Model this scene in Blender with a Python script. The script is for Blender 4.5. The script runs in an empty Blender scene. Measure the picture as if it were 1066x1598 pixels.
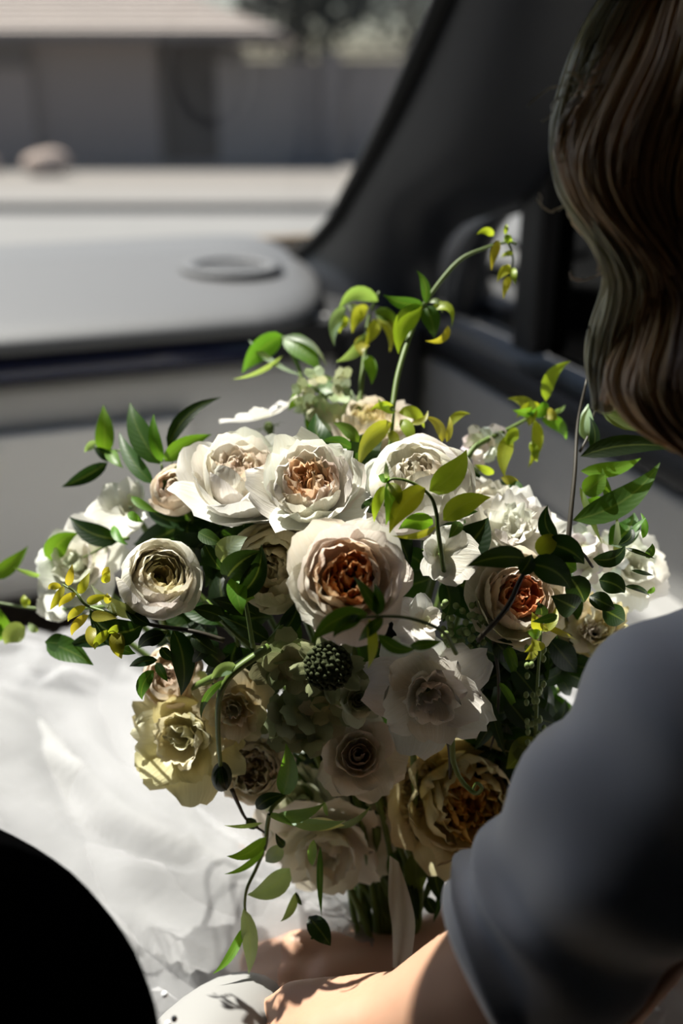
import bpy, bmesh, math, random
from mathutils import Vector, Matrix, noise

random.seed(7)
R = math.radians
scene = bpy.context.scene
COL = scene.collection

# ------------------------------------------------------------------ camera
F = 1554.0                      # focal length in pixels of the 1066 x 1598 frame
PITCH = R(23.5)
CAM = Vector((0.0, 0.0, 1.2))
cam_data = bpy.data.cameras.new('camera')
cam = bpy.data.objects.new('camera', cam_data)
COL.objects.link(cam)
cam.location = CAM
cam.rotation_euler = (R(90) - PITCH, 0, 0)
cam_data.sensor_fit = 'VERTICAL'
cam_data.sensor_height = 36.0
cam_data.lens = 36.0 * F / 1598.0
cam_data.clip_start = 0.02
cam_data.clip_end = 400
cam_data.dof.use_dof = True
cam_data.dof.focus_distance = 0.55
cam_data.dof.aperture_fstop = 3.0
scene.camera = cam

# ------------------------------------------------------------------ world, sun, exposure
SUN_DIR = Vector((-0.38, 0.38, 0.84)).normalized()      # towards the sun
world = bpy.data.worlds.new('World')
scene.world = world
world.use_nodes = True
wn = world.node_tree.nodes
wl = world.node_tree.links
wn.clear()
sky = wn.new('ShaderNodeTexSky')
sky.sky_type = 'NISHITA'
sky.sun_disc = False
sky.sun_elevation = math.asin(SUN_DIR.z)
sky.sun_rotation = math.atan2(SUN_DIR.x, SUN_DIR.y)
sky.air_density = 1.0
sky.dust_density = 2.0
bgn = wn.new('ShaderNodeBackground')
bgn.inputs['Strength'].default_value = 0.085
won = wn.new('ShaderNodeOutputWorld')
wl.new(sky.outputs[0], bgn.inputs[0])
wl.new(bgn.outputs[0], won.inputs[0])

sun_data = bpy.data.lights.new('sun', 'SUN')
sun_data.energy = 8.4
sun_data.angle = R(0.6)
sun_data.color = (1.0, 0.955, 0.88)
sun = bpy.data.objects.new('sun', sun_data)
COL.objects.link(sun)
sun.rotation_euler = SUN_DIR.to_track_quat('Z', 'Y').to_euler()
sun.location = (-3, 6, 8)

vs = scene.view_settings
vs.view_transform = 'Standard'
vs.look = 'None'
vs.gamma = 1.0
vs.use_curve_mapping = False
vs.exposure = 0.32

# ------------------------------------------------------------------ helpers
CAM_F = Vector((0, math.cos(PITCH), -math.sin(PITCH)))
CAM_U = Vector((0, math.sin(PITCH), math.cos(PITCH)))
CAM_R = Vector((1, 0, 0))

def P(px, py, d):
    """world point seen at a pixel of the photograph, d metres deep"""
    return CAM + CAM_F * d + CAM_R * ((px - 533.0) / F * d) + CAM_U * ((799.0 - py) / F * d)

CAR_A = R(20)
ER = Vector((math.cos(CAR_A), math.sin(CAR_A), 0))
EF = Vector((-math.sin(CAR_A), math.cos(CAR_A), 0))
def CF(r, f, z):
    """car frame: r to the car's right, f to its front, z up"""
    return ER * r + EF * f + Vector((0, 0, z))

ORIGIN = {}                     # object name -> its world origin (all objects are only translated)

def link(o, parent, origin):
    COL.objects.link(o)
    if parent is not None:
        o.parent = parent
        o.location = origin - ORIGIN[parent.name]
    else:
        o.location = origin
    ORIGIN[o.name] = Vector(origin)
    return o

def tag(o, label=None, cat=None, group=None, kind=None):
    if label: o['label'] = label
    if cat: o['category'] = cat
    if group: o['group'] = group
    if kind: o['kind'] = kind
    return o

def empty(name, origin):
    o = bpy.data.objects.new(name, None)
    o.empty_display_size = 0.05
    return link(o, None, Vector(origin))

def mesh_obj(name, verts, faces, mat, parent=None, origin=None, uvs=None, smooth=True, color=None):
    """verts are world positions"""
    verts = [Vector(v) for v in verts]
    if origin is None:
        origin = sum(verts, Vector()) / len(verts)
    me = bpy.data.meshes.new(name)
    me.from_pydata([tuple(v - origin) for v in verts], [], faces)
    if uvs:
        uvl = me.uv_layers.new(name='UVMap')
        for lp in me.loops:
            uvl.data[lp.index].uv = uvs[lp.vertex_index]
    if smooth:
        me.polygons.foreach_set('use_smooth', [True] * len(me.polygons))
    me.materials.append(mat)
    me.update()
    o = bpy.data.objects.new(name, me)
    if color is not None:
        o.color = (*color, 1.0)
    return link(o, parent, origin)

class MB:
    """collects verts and faces in world space"""
    def __init__(self): self.v = []; self.f = []
    def add(self, v, f):
        n = len(self.v); self.v += [Vector(p) for p in v]; self.f += [tuple(i + n for i in q) for q in f]
        return self
    def grid(self, rows, close_u=False, cap=False):
        nr, nc = len(rows), len(rows[0])
        v = [p for r in rows for p in r]; f = []
        for i in range(nr - 1):
            for j in range(nc if close_u else nc - 1):
                k = (j + 1) % nc
                f.append((i * nc + j, i * nc + k, (i + 1) * nc + k, (i + 1) * nc + j))
        if cap:
            f.append(tuple(reversed(range(nc)))); f.append(tuple((nr - 1) * nc + j for j in range(nc)))
        return self.add(v, f)
    def tube(self, pts, rad, n=6, cap=True):
        rows = []
        up = Vector((0.31, 0.22, 0.93))
        for i, p in enumerate(pts):
            t = (pts[min(i + 1, len(pts) - 1)] - pts[max(i - 1, 0)])
            if t.length < 1e-9: t = Vector((0, 0, 1))
            t.normalize()
            a = t.cross(up)
            if a.length < 1e-3: a = t.cross(Vector((1, 0, 0)))
            a.normalize(); b = t.cross(a)
            r = rad[i] if isinstance(rad, (list, tuple)) else rad
            rows.append([p + a * (r * math.cos(2 * math.pi * k / n)) + b * (r * math.sin(2 * math.pi * k / n)) for k in range(n)])
        return self.grid(rows, True, cap)
    def box(self, o, ex, ey, ez):
        """box from corner o with edge vectors"""
        v = [o, o + ex, o + ex + ey, o + ey, o + ez, o + ex + ez, o + ex + ey + ez, o + ey + ez]
        return self.add(v, [(3, 2, 1, 0), (4, 5, 6, 7), (0, 1, 5, 4), (1, 2, 6, 5), (2, 3, 7, 6), (3, 0, 4, 7)])
    def capsule(self, a, b, ra, rb, n=14):
        ax = b - a
        L = ax.length
        t = ax.normalized() if L > 1e-9 else Vector((0, 0, 1))
        u = t.orthogonal().normalized(); w = t.cross(u)
        st = []
        for k in range(1, 5):
            q = math.pi / 2 * k / 5
            st.append((-ra * math.cos(q), ra * math.sin(q)))
        st.append((0, ra)); st.append((L * 0.5, (ra + rb) / 2)); st.append((L, rb))
        for k in range(4, 0, -1):
            q = math.pi / 2 * k / 5
            st.append((L + rb * math.cos(q), rb * math.sin(q)))
        rows = [[a + t * s + u * (r * math.cos(2 * math.pi * k / n)) + w * (r * math.sin(2 * math.pi * k / n)) for k in range(n)] for s, r in st]
        return self.grid(rows, True, True)
    def ellipsoid(self, c, rx, ry, rz, ax=None, n=16, m=10):
        ax = ax or (Vector((1, 0, 0)), Vector((0, 1, 0)), Vector((0, 0, 1)))
        rows = []
        for i in range(1, m):
            q = math.pi * i / m
            rows.append([c + ax[0] * (rx * math.sin(q) * math.cos(2 * math.pi * k / n)) + ax[1] * (ry * math.sin(q) * math.sin(2 * math.pi * k / n)) + ax[2] * (rz * math.cos(q)) for k in range(n)])
        return self.grid(rows, True, True)
    def build(self, name, mat, parent=None, origin=None, smooth=True, color=None):
        return mesh_obj(name, self.v, self.f, mat, parent, origin, None, smooth, color)

def bevel(o, w, seg=2):
    m = o.modifiers.new('bevel', 'BEVEL'); m.width = w; m.segments = seg; m.limit_method = 'ANGLE'; m.angle_limit = R(40)
    return o

def catmull(pts, per=6):
    pts = [Vector(p) for p in pts]
    if len(pts) < 3:
        return [pts[0].lerp(pts[-1], i / per) for i in range(per + 1)]
    q = [2 * pts[0] - pts[1]] + pts + [2 * pts[-1] - pts[-2]]
    out = []
    for i in range(1, len(q) - 2):
        for k in range(per):
            t = k / per
            a, b, c, d = q[i - 1], q[i], q[i + 1], q[i + 2]
            out.append(0.5 * ((2 * b) + (c - a) * t + (2 * a - 5 * b + 4 * c - d) * t * t + (3 * b - a - 3 * c + d) * t ** 3))
    out.append(pts[-1])
    return out

def sm(a, b, x):
    t = max(0.0, min(1.0, (x - a) / (b - a))); return t * t * (3 - 2 * t)

# ------------------------------------------------------------------ materials
def new_mat(name):
    m = bpy.data.materials.new(name); m.use_nodes = True
    nt = m.node_tree; nt.nodes.clear()
    return m, nt, nt.nodes.new('ShaderNodeOutputMaterial')

def plain(name, col, rough=0.6, metal=0.0, spec=0.5, grain=0.0, gscale=300.0, var=0.0, vscale=6.0):
    m, nt, out = new_mat(name)
    b = nt.nodes.new('ShaderNodeBsdfPrincipled')
    b.inputs['Base Color'].default_value = (*col, 1)
    b.inputs['Roughness'].default_value = rough
    b.inputs['Metallic'].default_value = metal
    b.inputs['Specular IOR Level'].default_value = spec
    tc = nt.nodes.new('ShaderNodeTexCoord')
    if grain:
        nz = nt.nodes.new('ShaderNodeTexNoise'); nz.inputs['Scale'].default_value = gscale; nz.inputs['Detail'].default_value = 3
        bp = nt.nodes.new('ShaderNodeBump'); bp.inputs['Strength'].default_value = grain; bp.inputs['Distance'].default_value = 0.002
        nt.links.new(tc.outputs['Object'], nz.inputs['Vector']); nt.links.new(nz.outputs['Fac'], bp.inputs['Height']); nt.links.new(bp.outputs[0], b.inputs['Normal'])
    if var:
        nz = nt.nodes.new('ShaderNodeTexNoise'); nz.inputs['Scale'].default_value = vscale; nz.inputs['Detail'].default_value = 5
        mx = nt.nodes.new('ShaderNodeMix'); mx.data_type = 'RGBA'
        mx.inputs['A'].default_value = (*[c * (1 - var) for c in col], 1); mx.inputs['B'].default_value = (*[min(1, c * (1 + var)) for c in col], 1)
        nt.links.new(tc.outputs['Object'], nz.inputs['Vector']); nt.links.new(nz.outputs['Fac'], mx.inputs['Factor']); nt.links.new(mx.outputs['Result'], b.inputs['Base Color'])
    nt.links.new(b.outputs[0], out.inputs[0])
    return m

def petal_material():
    m, nt, out = new_mat('petal_tissue')
    N = nt.nodes.new; K = nt.links.new
    oi = N('ShaderNodeObjectInfo'); uv = N('ShaderNodeUVMap'); sp = N('ShaderNodeSeparateXYZ')
    K(uv.outputs[0], sp.inputs[0])
    # fine veins that run along the petal
    mp = N('ShaderNodeMapping'); mp.inputs['Scale'].default_value = (26, 2.2, 1)
    K(uv.outputs[0], mp.inputs['Vector'])
    nz = N('ShaderNodeTexNoise'); nz.inputs['Scale'].default_value = 1.0; nz.inputs['Detail'].default_value = 4; nz.inputs['Distortion'].default_value = 0.4
    K(mp.outputs[0], nz.inputs['Vector'])
    dark = N('ShaderNodeMix'); dark.data_type = 'RGBA'; dark.blend_type = 'MULTIPLY'
    vr = N('ShaderNodeMapRange'); vr.inputs['From Min'].default_value = 0.42; vr.inputs['From Max'].default_value = 0.75; vr.inputs['To Min'].default_value = 0; vr.inputs['To Max'].default_value = 0.22
    K(nz.outputs['Fac'], vr.inputs['Value']); K(vr.outputs[0], dark.inputs['Factor'])
    K(oi.outputs['Color'], dark.inputs['A']); dark.inputs['B'].default_value = (0.80, 0.72, 0.52, 1)
    # greenish yellow claw at the petal base
    cl = N('ShaderNodeMapRange'); cl.inputs['From Min'].default_value = 0.0; cl.inputs['From Max'].default_value = 0.35; cl.inputs['To Min'].default_value = 0.55; cl.inputs['To Max'].default_value = 0
    K(sp.outputs['Y'], cl.inputs['Value'])
    bs = N('ShaderNodeMix'); bs.data_type = 'RGBA'; K(cl.outputs[0], bs.inputs['Factor']); K(dark.outputs['Result'], bs.inputs['A']); bs.inputs['B'].default_value = (0.62, 0.58, 0.25, 1)
    bp = N('ShaderNodeBump'); bp.inputs['Strength'].default_value = 0.25; bp.inputs['Distance'].default_value = 0.002; K(nz.outputs['Fac'], bp.inputs['Height'])
    pr = N('ShaderNodeBsdfPrincipled'); pr.inputs['Roughness'].default_value = 0.55; pr.inputs['Specular IOR Level'].default_value = 0.25
    K(bs.outputs['Result'], pr.inputs['Base Color']); K(bp.outputs[0], pr.inputs['Normal'])
    tr = N('ShaderNodeBsdfTranslucent'); K(bs.outputs['Result'], tr.inputs['Color']); K(bp.outputs[0], tr.inputs['Normal'])
    mx = N('ShaderNodeMixShader'); mx.inputs[0].default_value = 0.33
    K(pr.outputs[0], mx.inputs[1]); K(tr.outputs[0], mx.inputs[2]); K(mx.outputs[0], out.inputs[0])
    return m

def leaf_material():
    m, nt, out = new_mat('leaf_tissue')
    N = nt.nodes.new; K = nt.links.new
    oi = N('ShaderNodeObjectInfo'); uv = N('ShaderNodeUVMap'); sp = N('ShaderNodeSeparateXYZ'); K(uv.outputs[0], sp.inputs[0])
    # midrib
    sb = N('ShaderNodeMath'); sb.operation = 'SUBTRACT'; K(sp.outputs['X'], sb.inputs[0]); sb.inputs[1].default_value = 0.5
    ab = N('ShaderNodeMath'); ab.operation = 'ABSOLUTE'; K(sb.outputs[0], ab.inputs[0])
    rib = N('ShaderNodeMapRange'); rib.inputs['From Min'].default_value = 0.02; rib.inputs['From Max'].default_value = 0.06; rib.inputs['To Min'].default_value = 0.16; rib.inputs['To Max'].default_value = 0
    K(ab.outputs[0], rib.inputs['Value'])
    # side veins
    ad = N('ShaderNodeMath'); ad.operation = 'MULTIPLY_ADD'; K(ab.outputs[0], ad.inputs[0]); ad.inputs[1].default_value = -0.45; K(sp.outputs['Y'], ad.inputs[2])
    sn = N('ShaderNodeMath'); sn.operation = 'MULTIPLY'; K(ad.outputs[0], sn.inputs[0]); sn.inputs[1].default_value = 62
    si = N('ShaderNodeMath'); si.operation = 'SINE'; K(sn.outputs[0], si.inputs[0])
    nz = N('ShaderNodeTexNoise'); nz.inputs['Scale'].default_value = 90; nz.inputs['Detail'].default_value = 3
    tc = N('ShaderNodeTexCoord'); K(tc.outputs['Object'], nz.inputs['Vector'])
    var = N('ShaderNodeMix'); var.data_type = 'RGBA'; var.blend_type = 'MULTIPLY'; K(nz.outputs['Fac'], var.inputs['Factor']); K(oi.outputs['Color'], var.inputs['A']); var.inputs['B'].default_value = (0.62, 0.72, 0.6, 1)
    rc = N('ShaderNodeMix'); rc.data_type = 'RGBA'; K(rib.outputs[0], rc.inputs['Factor']); K(var.outputs['Result'], rc.inputs['A']); rc.inputs['B'].default_value = (0.30, 0.36, 0.12, 1)
    bp = N('ShaderNodeBump'); bp.inputs['Strength'].default_value = 0.05; bp.inputs['Distance'].default_value = 0.001; K(si.outputs[0], bp.inputs['Height'])
    pr = N('ShaderNodeBsdfPrincipled'); pr.inputs['Roughness'].default_value = 0.42; pr.inputs['Specular IOR Level'].default_value = 0.38
    K(rc.outputs['Result'], pr.inputs['Base Color']); K(bp.outputs[0], pr.inputs['Normal'])
    gm = N('ShaderNodeMix'); gm.data_type = 'RGBA'; gm.blend_type = 'MULTIPLY'; gm.inputs['Factor'].default_value = 1; K(rc.outputs['Result'], gm.inputs['A']); gm.inputs['B'].default_value = (2.3, 2.2, 0.8, 1)
    tr = N('ShaderNodeBsdfTranslucent'); K(gm.outputs['Result'], tr.inputs['Color'])
    mx = N('ShaderNodeMixShader'); mx.inputs[0].default_value = 0.42
    K(pr.outputs[0], mx.inputs[1]); K(tr.outputs[0], mx.inputs[2]); K(mx.outputs[0], out.inputs[0])
    return m

def glass_material(name, tint, refl=0.06):
    m, nt, out = new_mat(name)
    N = nt.nodes.new; K = nt.links.new
    t = N('ShaderNodeBsdfTransparent'); t.inputs[0].default_value = (*tint, 1)
    g = N('ShaderNodeBsdfGlossy'); g.inputs['Roughness'].default_value = 0.03
    fr = N('ShaderNodeFresnel'); fr.inputs['IOR'].default_value = 1.3
    sc = N('ShaderNodeMath'); sc.operation = 'MULTIPLY'; K(fr.outputs[0], sc.inputs[0]); sc.inputs[1].default_value = refl / 0.06
    mx = N('ShaderNodeMixShader'); K(sc.outputs[0], mx.inputs[0]); K(t.outputs[0], mx.inputs[1]); K(g.outputs[0], mx.inputs[2]); K(mx.outputs[0], out.inputs[0])
    return m

def tulle_material(name, fac, col=(0.93, 0.93, 0.93), trans=0.5):
    m, nt, out = new_mat(name)
    N = nt.nodes.new; K = nt.links.new
    d = N('ShaderNodeBsdfDiffuse'); d.inputs[0].default_value = (*col, 1)
    t = N('ShaderNodeBsdfTranslucent'); t.inputs[0].default_value = (*col, 1)
    tc = N('ShaderNodeTexCoord'); nz = N('ShaderNodeTexNoise'); nz.inputs['Scale'].default_value = 40; nz.inputs['Detail'].default_value = 6
    K(tc.outputs['Object'], nz.inputs['Vector'])
    bp = N('ShaderNodeBump'); bp.inputs['Strength'].default_value = 0.2; bp.inputs['Distance'].default_value = 0.01; K(nz.outputs['Fac'], bp.inputs['Height'])
    K(bp.outputs[0], d.inputs['Normal']); K(bp.outputs[0], t.inputs['Normal'])
    m1 = N('ShaderNodeMixShader'); m1.inputs[0].default_value = trans; K(d.outputs[0], m1.inputs[1]); K(t.outputs[0], m1.inputs[2])
    if fac >= 1:
        K(m1.outputs[0], out.inputs[0]); return m
    tp = N('ShaderNodeBsdfTransparent')
    m2 = N('ShaderNodeMixShader'); m2.inputs[0].default_value = fac; K(tp.outputs[0], m2.inputs[1]); K(m1.outputs[0], m2.inputs[2]); K(m2.outputs[0], out.inputs[0])
    return m

def skin_material():
    m, nt, out = new_mat('skin')
    N = nt.nodes.new; K = nt.links.new
    tc = N('ShaderNodeTexCoord'); nz = N('ShaderNodeTexNoise'); nz.inputs['Scale'].default_value = 30; nz.inputs['Detail'].default_value = 5
    K(tc.outputs['Object'], nz.inputs['Vector'])
    mx = N('ShaderNodeMix'); mx.data_type = 'RGBA'; mx.inputs['A'].default_value = (0.47, 0.26, 0.165, 1); mx.inputs['B'].default_value = (0.54, 0.32, 0.215, 1)
    K(nz.outputs['Fac'], mx.inputs['Factor'])
    b = N('ShaderNodeBsdfPrincipled'); b.inputs['Roughness'].default_value = 0.5
    b.inputs['Subsurface Weight'].default_value = 0.15; b.inputs['Subsurface Radius'].default_value = (0.012, 0.005, 0.003); b.inputs['Subsurface Scale'].default_value = 0.5
    K(mx.outputs['Result'], b.inputs['Base Color']); K(b.outputs[0], out.inputs[0])
    return m

def hair_material():
    m, nt, out = new_mat('blonde_hair')
    N = nt.nodes.new; K = nt.links.new
    oi = N('ShaderNodeObjectInfo'); tc = N('ShaderNodeTexCoord'); nz = N('ShaderNodeTexNoise'); nz.inputs['Scale'].default_value = 130; nz.inputs['Detail'].default_value = 2
    K(tc.outputs['Object'], nz.inputs['Vector'])
    mx = N('ShaderNodeMix'); mx.data_type = 'RGBA'; mx.blend_type = 'MULTIPLY'; K(nz.outputs['Fac'], mx.inputs['Factor']); K(oi.outputs['Color'], mx.inputs['A']); mx.inputs['B'].default_value = (0.72, 0.66, 0.6, 1)
    b = N('ShaderNodeBsdfPrincipled'); b.inputs['Roughness'].default_value = 0.42; b.inputs['Specular IOR Level'].default_value = 0.8
    K(mx.outputs['Result'], b.inputs['Base Color'])
    t = N('ShaderNodeBsdfTranslucent'); K(oi.outputs['Color'], t.inputs[0])
    ms = N('ShaderNodeMixShader'); ms.inputs[0].default_value = 0.2; K(b.outputs[0], ms.inputs[1]); K(t.outputs[0], ms.inputs[2]); K(ms.outputs[0], out.inputs[0])
    return m

PETAL = petal_material()
LEAF = leaf_material()
STEM = plain('green_stem', (0.11, 0.17, 0.03), 0.5, var=0.3, vscale=60)
STEM_DARK = plain('dark_brown_stem', (0.035, 0.028, 0.016), 0.5, var=0.3, vscale=60)
BUDM = plain('green_bud', (0.20, 0.27, 0.09), 0.55, var=0.3, vscale=120)
DASH = plain('grey_soft_plastic', (0.88, 0.855, 0.81), 0.62, grain=0.25, gscale=700, spec=0.3)
DOORCARD = plain('mid_grey_door_plastic', (0.30, 0.295, 0.285), 0.65, grain=0.25, gscale=700, spec=0.2)
DASHTOP = plain('grey_dash_pad', (0.104, 0.105, 0.108), 0.55, grain=0.3, gscale=600, spec=0.35)
BLACK = plain('black_plastic', (0.012, 0.012, 0.013), 0.5, grain=0.2, gscale=600, spec=0.3)
RUBBER = plain('black_rubber', (0.008, 0.008, 0.008), 0.7, spec=0.2)
PILLAR = plain('charcoal_pillar_trim', (0.012, 0.0132, 0.0165), 0.40, grain=0.15, gscale=500, spec=0.3)
BLUETRIM = plain('navy_gloss_trim', (0.012, 0.016, 0.05), 0.25, spec=0.6)
HEADLINER = plain('dark_headliner', (0.03, 0.03, 0.032), 0.9, grain=0.2, spec=0.1)
CARPET = plain('brown_carpet', (0.20, 0.16, 0.12), 0.95, grain=0.6, gscale=900, spec=0.1)
LEATHER = plain('black_leather', (0.0012, 0.0012, 0.0013), 0.9, grain=0.2, gscale=350, spec=0.0)
WHITEPAINT = plain('white_car_paint', (0.75, 0.76, 0.78), 0.3)
CLEAR = glass_material('windshield_glass', (0.93, 0.95, 0.94))
DARKGLASS = glass_material('tinted_glass', (0.012, 0.012, 0.013), 0.05)
SMOKED = glass_material('smoked_glass', (0.09, 0.092, 0.095), 0.05)
SKIN = skin_material()
HAIR = hair_material()
SATIN = plain('white_crepe', (0.70, 0.71, 0.74), 0.75, grain=0.1, gscale=1500, spec=0.2)
SATIN_SHADED = plain('shaded_ivory_satin', (0.30, 0.295, 0.285), 0.5, spec=0.3)  # dress satin with its colour darkened to stand for weaker light
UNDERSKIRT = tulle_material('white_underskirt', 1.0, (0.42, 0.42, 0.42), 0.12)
TULLE = tulle_material('white_tulle', 0.36, (0.70, 0.70, 0.71), 0.5)
RIBBON = tulle_material('sheer_ribbon', 0.7, (0.85, 0.78, 0.65), 0.55)
BEAD = plain('glass_bead', (0.9, 0.92, 0.95), 0.08, spec=0.9)
ROAD = plain('asphalt', (0.185, 0.182, 0.177), 0.9, grain=0.4, gscale=60, var=0.08, vscale=1.5)
WALK = plain('concrete', (0.19, 0.18, 0.17), 0.9, var=0.1, vscale=2)
GRAVEL = plain('gravel_yard', (0.18, 0.165, 0.15), 0.95, var=0.25, vscale=5)
STUCCO = plain('grey_stucco', (0.27, 0.23, 0.215), 0.95, grain=0.3, gscale=80, var=0.08)
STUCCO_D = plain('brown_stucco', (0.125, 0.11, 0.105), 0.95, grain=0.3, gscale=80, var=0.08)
BLOCK = plain('grey_block', (0.28, 0.25, 0.235), 0.95, grain=0.3, gscale=60, var=0.12)
ROOFT = plain('tan_roof_tile', (0.42, 0.36, 0.32), 0.85, var=0.18, vscale=3)
ROCK = plain('pink_granite', (0.42, 0.33, 0.28), 0.9, grain=0.5, gscale=12, var=0.2)
CROWN = plain('dark_tree_leaves', (0.05, 0.055, 0.045), 0.8, var=0.4, vscale=3)
BARK = plain('tree_bark', (0.06, 0.045, 0.035), 0.9, grain=0.5, gscale=40)
WINPANE = plain('dark_window_pane', (0.03, 0.035, 0.04), 0.15)

# ------------------------------------------------------------------ outside: street, house, fence
GZ = -0.60
def strip(name, y0, y1, z, mat, x0=-60, x1=60, t=0.3):
    b = MB().box(Vector((x0, y0, z - t)), Vector((x1 - x0, 0, 0)), Vector((0, y1 - y0, 0)), Vector((0, 0, t)))
    o = b.build(name, mat, smooth=False); tag(o, kind='structure'); return o
strip('road', -12, 15.2, GZ, ROAD)
tag(strip('curb', 15.2, 15.5, GZ + 0.13, WALK, t=0.4))
strip('sidewalk', 15.5, 17.2, GZ + 0.13, WALK, t=0.4)
strip('front_yard', 17.2, 70, GZ + 0.10, GRAVEL, t=0.4)

def wall_x(px, y): return (px - 533) / F * (y * math.cos(PITCH)) * 1.0 + (px - 533) / F * 0.2
HY = 23.0
house = empty('house', (-7, HY + 4, GZ + 0.1))
tag(house, 'single storey grey stucco house with a pale tan tiled roof', 'house')
hz0 = GZ + 0.1
EZ = 1.96
def hbox(name, x0, x1, y0, y1, z0, z1, mat, parent=house):
    return MB().box(Vector((x0, y0, z0)), Vector((x1 - x0, 0, 0)), Vector((0, y1 - y0, 0)), Vector((0, 0, z1 - z0))).build(name, mat, parent, smooth=False)
hbox('wall', -16, -6.6, HY, HY + 8, hz0, EZ, STUCCO)
hbox('wall', -6.6, -4.0, HY + 0.25, HY + 8, hz0, EZ, STUCCO)
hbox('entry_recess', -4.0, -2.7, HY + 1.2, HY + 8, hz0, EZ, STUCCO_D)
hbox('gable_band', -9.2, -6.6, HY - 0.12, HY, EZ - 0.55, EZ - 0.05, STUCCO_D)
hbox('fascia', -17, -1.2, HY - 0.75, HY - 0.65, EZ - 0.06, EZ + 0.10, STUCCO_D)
w = hbox('window', -11.5, -10.2, HY - 0.03, HY, 0.6, 1.6, WINPANE)
hbox('window_frame', -11.58, -10.12, HY - 0.05, HY - 0.03, 1.6, 1.68, STUCCO_D, w)
# hip roof with raised tile courses
ex0, ex1, ey0, ey1 = -17.0, -1.2, HY - 0.7, HY + 9.0
rx0, rx1, ryc, rz = -13.0, -5.2, HY + 4.1, EZ + 1.55
roof = MB()
NC = 12
for i in range(NC):
    a, b = i / NC, (i + 1) / NC
    def q(t, z): return [Vector((ex0 + (rx0 - ex0) * t, ey0 + (ryc - ey0) * t, z)), Vector((ex1 + (rx1 - ex1) * t, ey0 + (ryc - ey0) * t, z)),
                         Vector((ex1 + (rx1 - ex1) * t, ey1 + (ryc - ey1) * t, z)), Vector((ex0 + (rx0 - ex0) * t, ey1 + (ryc - ey1) * t, z))]
    za, zb = EZ + 0.1 + (rz - EZ) * a, EZ + 0.1 + (rz - EZ) * b
    roof.grid([q(a, za), q(a, za + 0.06), q(b, zb)], True)
roof.add(q(1.0, EZ + 0.1 + (rz - EZ)), [(0, 1, 2, 3)])
roof.add([Vector((ex0, ey0, EZ + .1)), Vector((ex1, ey0, EZ + .1)), Vector((ex1, ey1, EZ + .1)), Vector((ex0, ey1, EZ + .1))], [(3, 2, 1, 0)])
roof.build('roof', ROOFT, house, smooth=False)

fence = empty('block_fence', (2, HY + 0.5, hz0))
tag(fence, 'long grey block fence right of the house', 'fence')
fx = -2.7
k = 0
while fx < 16:
    hbox('fence_panel', fx, fx + 2.3, HY + 0.35 + 0.03 * (k % 2), HY + 0.55, hz0, 1.56, BLOCK, fence)
    hbox('pilaster', fx + 2.3, fx + 2.7, HY + 0.2, HY + 0.65, hz0, 1.66, BLOCK, fence)
    fx += 2.7; k += 1
hbox('cap', -2.7, 16.2, HY + 0.22, HY + 0.68, 1.66, 1.72, WALK, fence)

def rock(px, y, s, label, seed):
    c = Vector(((px - 533) / F * y, y, GZ + 0.1 + s * 0.42))
    b = MB().ellipsoid(c, s, s * 0.8, s * 0.62, n=14, m=9)
    rnd = Vector((seed * 3.1, seed, 0))
    b.v = [c + (v - c) * (1 + 0.28 * noise.noise((v - c) * (2.2 / s) * 0.5 + rnd)) for v in b.v]
    tag(b.build('landscape_boulder', ROCK, origin=c), label, 'boulder', 'boulders in the yard')
rock(-5, 20.5, 0.40, 'pinkish boulder at the left edge of the yard', 1)
rock(95, 20.2, 0.46, 'pale pink boulder beside the sidewalk right of the other boulder', 2)

def tree(x, y, h, r, label, seed):
    t = empty('tree', (x, y, GZ + 0.1)); tag(t, label, 'tree', 'trees behind the fence')
    rg = random.Random(seed)
    b = MB().tube([Vector((x, y, GZ)), Vector((x + .1, y, GZ + h * .4)), Vector((x - .1, y, GZ + h * .8))], [0.2, 0.16, 0.06], 8)
    b.build('trunk', BARK, t)
    c = MB()
    for i in range(900):
        d = Vector((rg.gauss(0, 1), rg.gauss(0, 1), rg.gauss(0, .7))); d = d.normalized() * (r * rg.random() ** .4)
        p = Vector((x, y, GZ + h * .75)) + d
        a = Vector((rg.gauss(0, 1), rg.gauss(0, 1), rg.gauss(0, 1))).normalized(); s = a.orthogonal().normalized()
        c.add([p - s * .12, p + a * .3, p + s * .12, p - a * .3], [(0, 1, 2, 3)])
    o = c.build('crown', CROWN, t); o['kind'] = 'stuff'
tree(-1.2, 34, 5.6, 2.1, 'dark leafy tree rising behind the fence nearest the house', 3)
tree(2.6, 44, 7.0, 2.9, 'broad dark tree behind the fence beside the pillar', 4)
tree(11.0, 36, 6.0, 2.4, 'dark tree far right behind the fence', 5)

# ------------------------------------------------------------------ the car
car = empty('car', CF(0, 0.4, GZ))
tag(car, 'dark car cabin with grey dashboard around the seated bride', 'car')

def extrude_rf(profile, r0, r1, n=24, endround=0.0):
    """loft an (f, z) outline along the car's r axis; the right end can be rounded"""
    rows = []
    cf_ = sum(p[0] for p in profile) / len(profile); cz = sum(p[1] for p in profile) / len(profile)
    for i in range(n + 1):
        t = i / n
        r = r0 + (r1 - r0) * t
        s = 1.0
        if endround:
            e = (r1 - r) / endround
            if e < 1: s = math.sqrt(max(0.0004, 1 - (1 - e) ** 2))
        rows.append([CF(r, cf_ + (f - cf_) * s, cz + (z - cz) * s) for f, z in profile])
    return MB().grid(rows, True, True)

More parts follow.
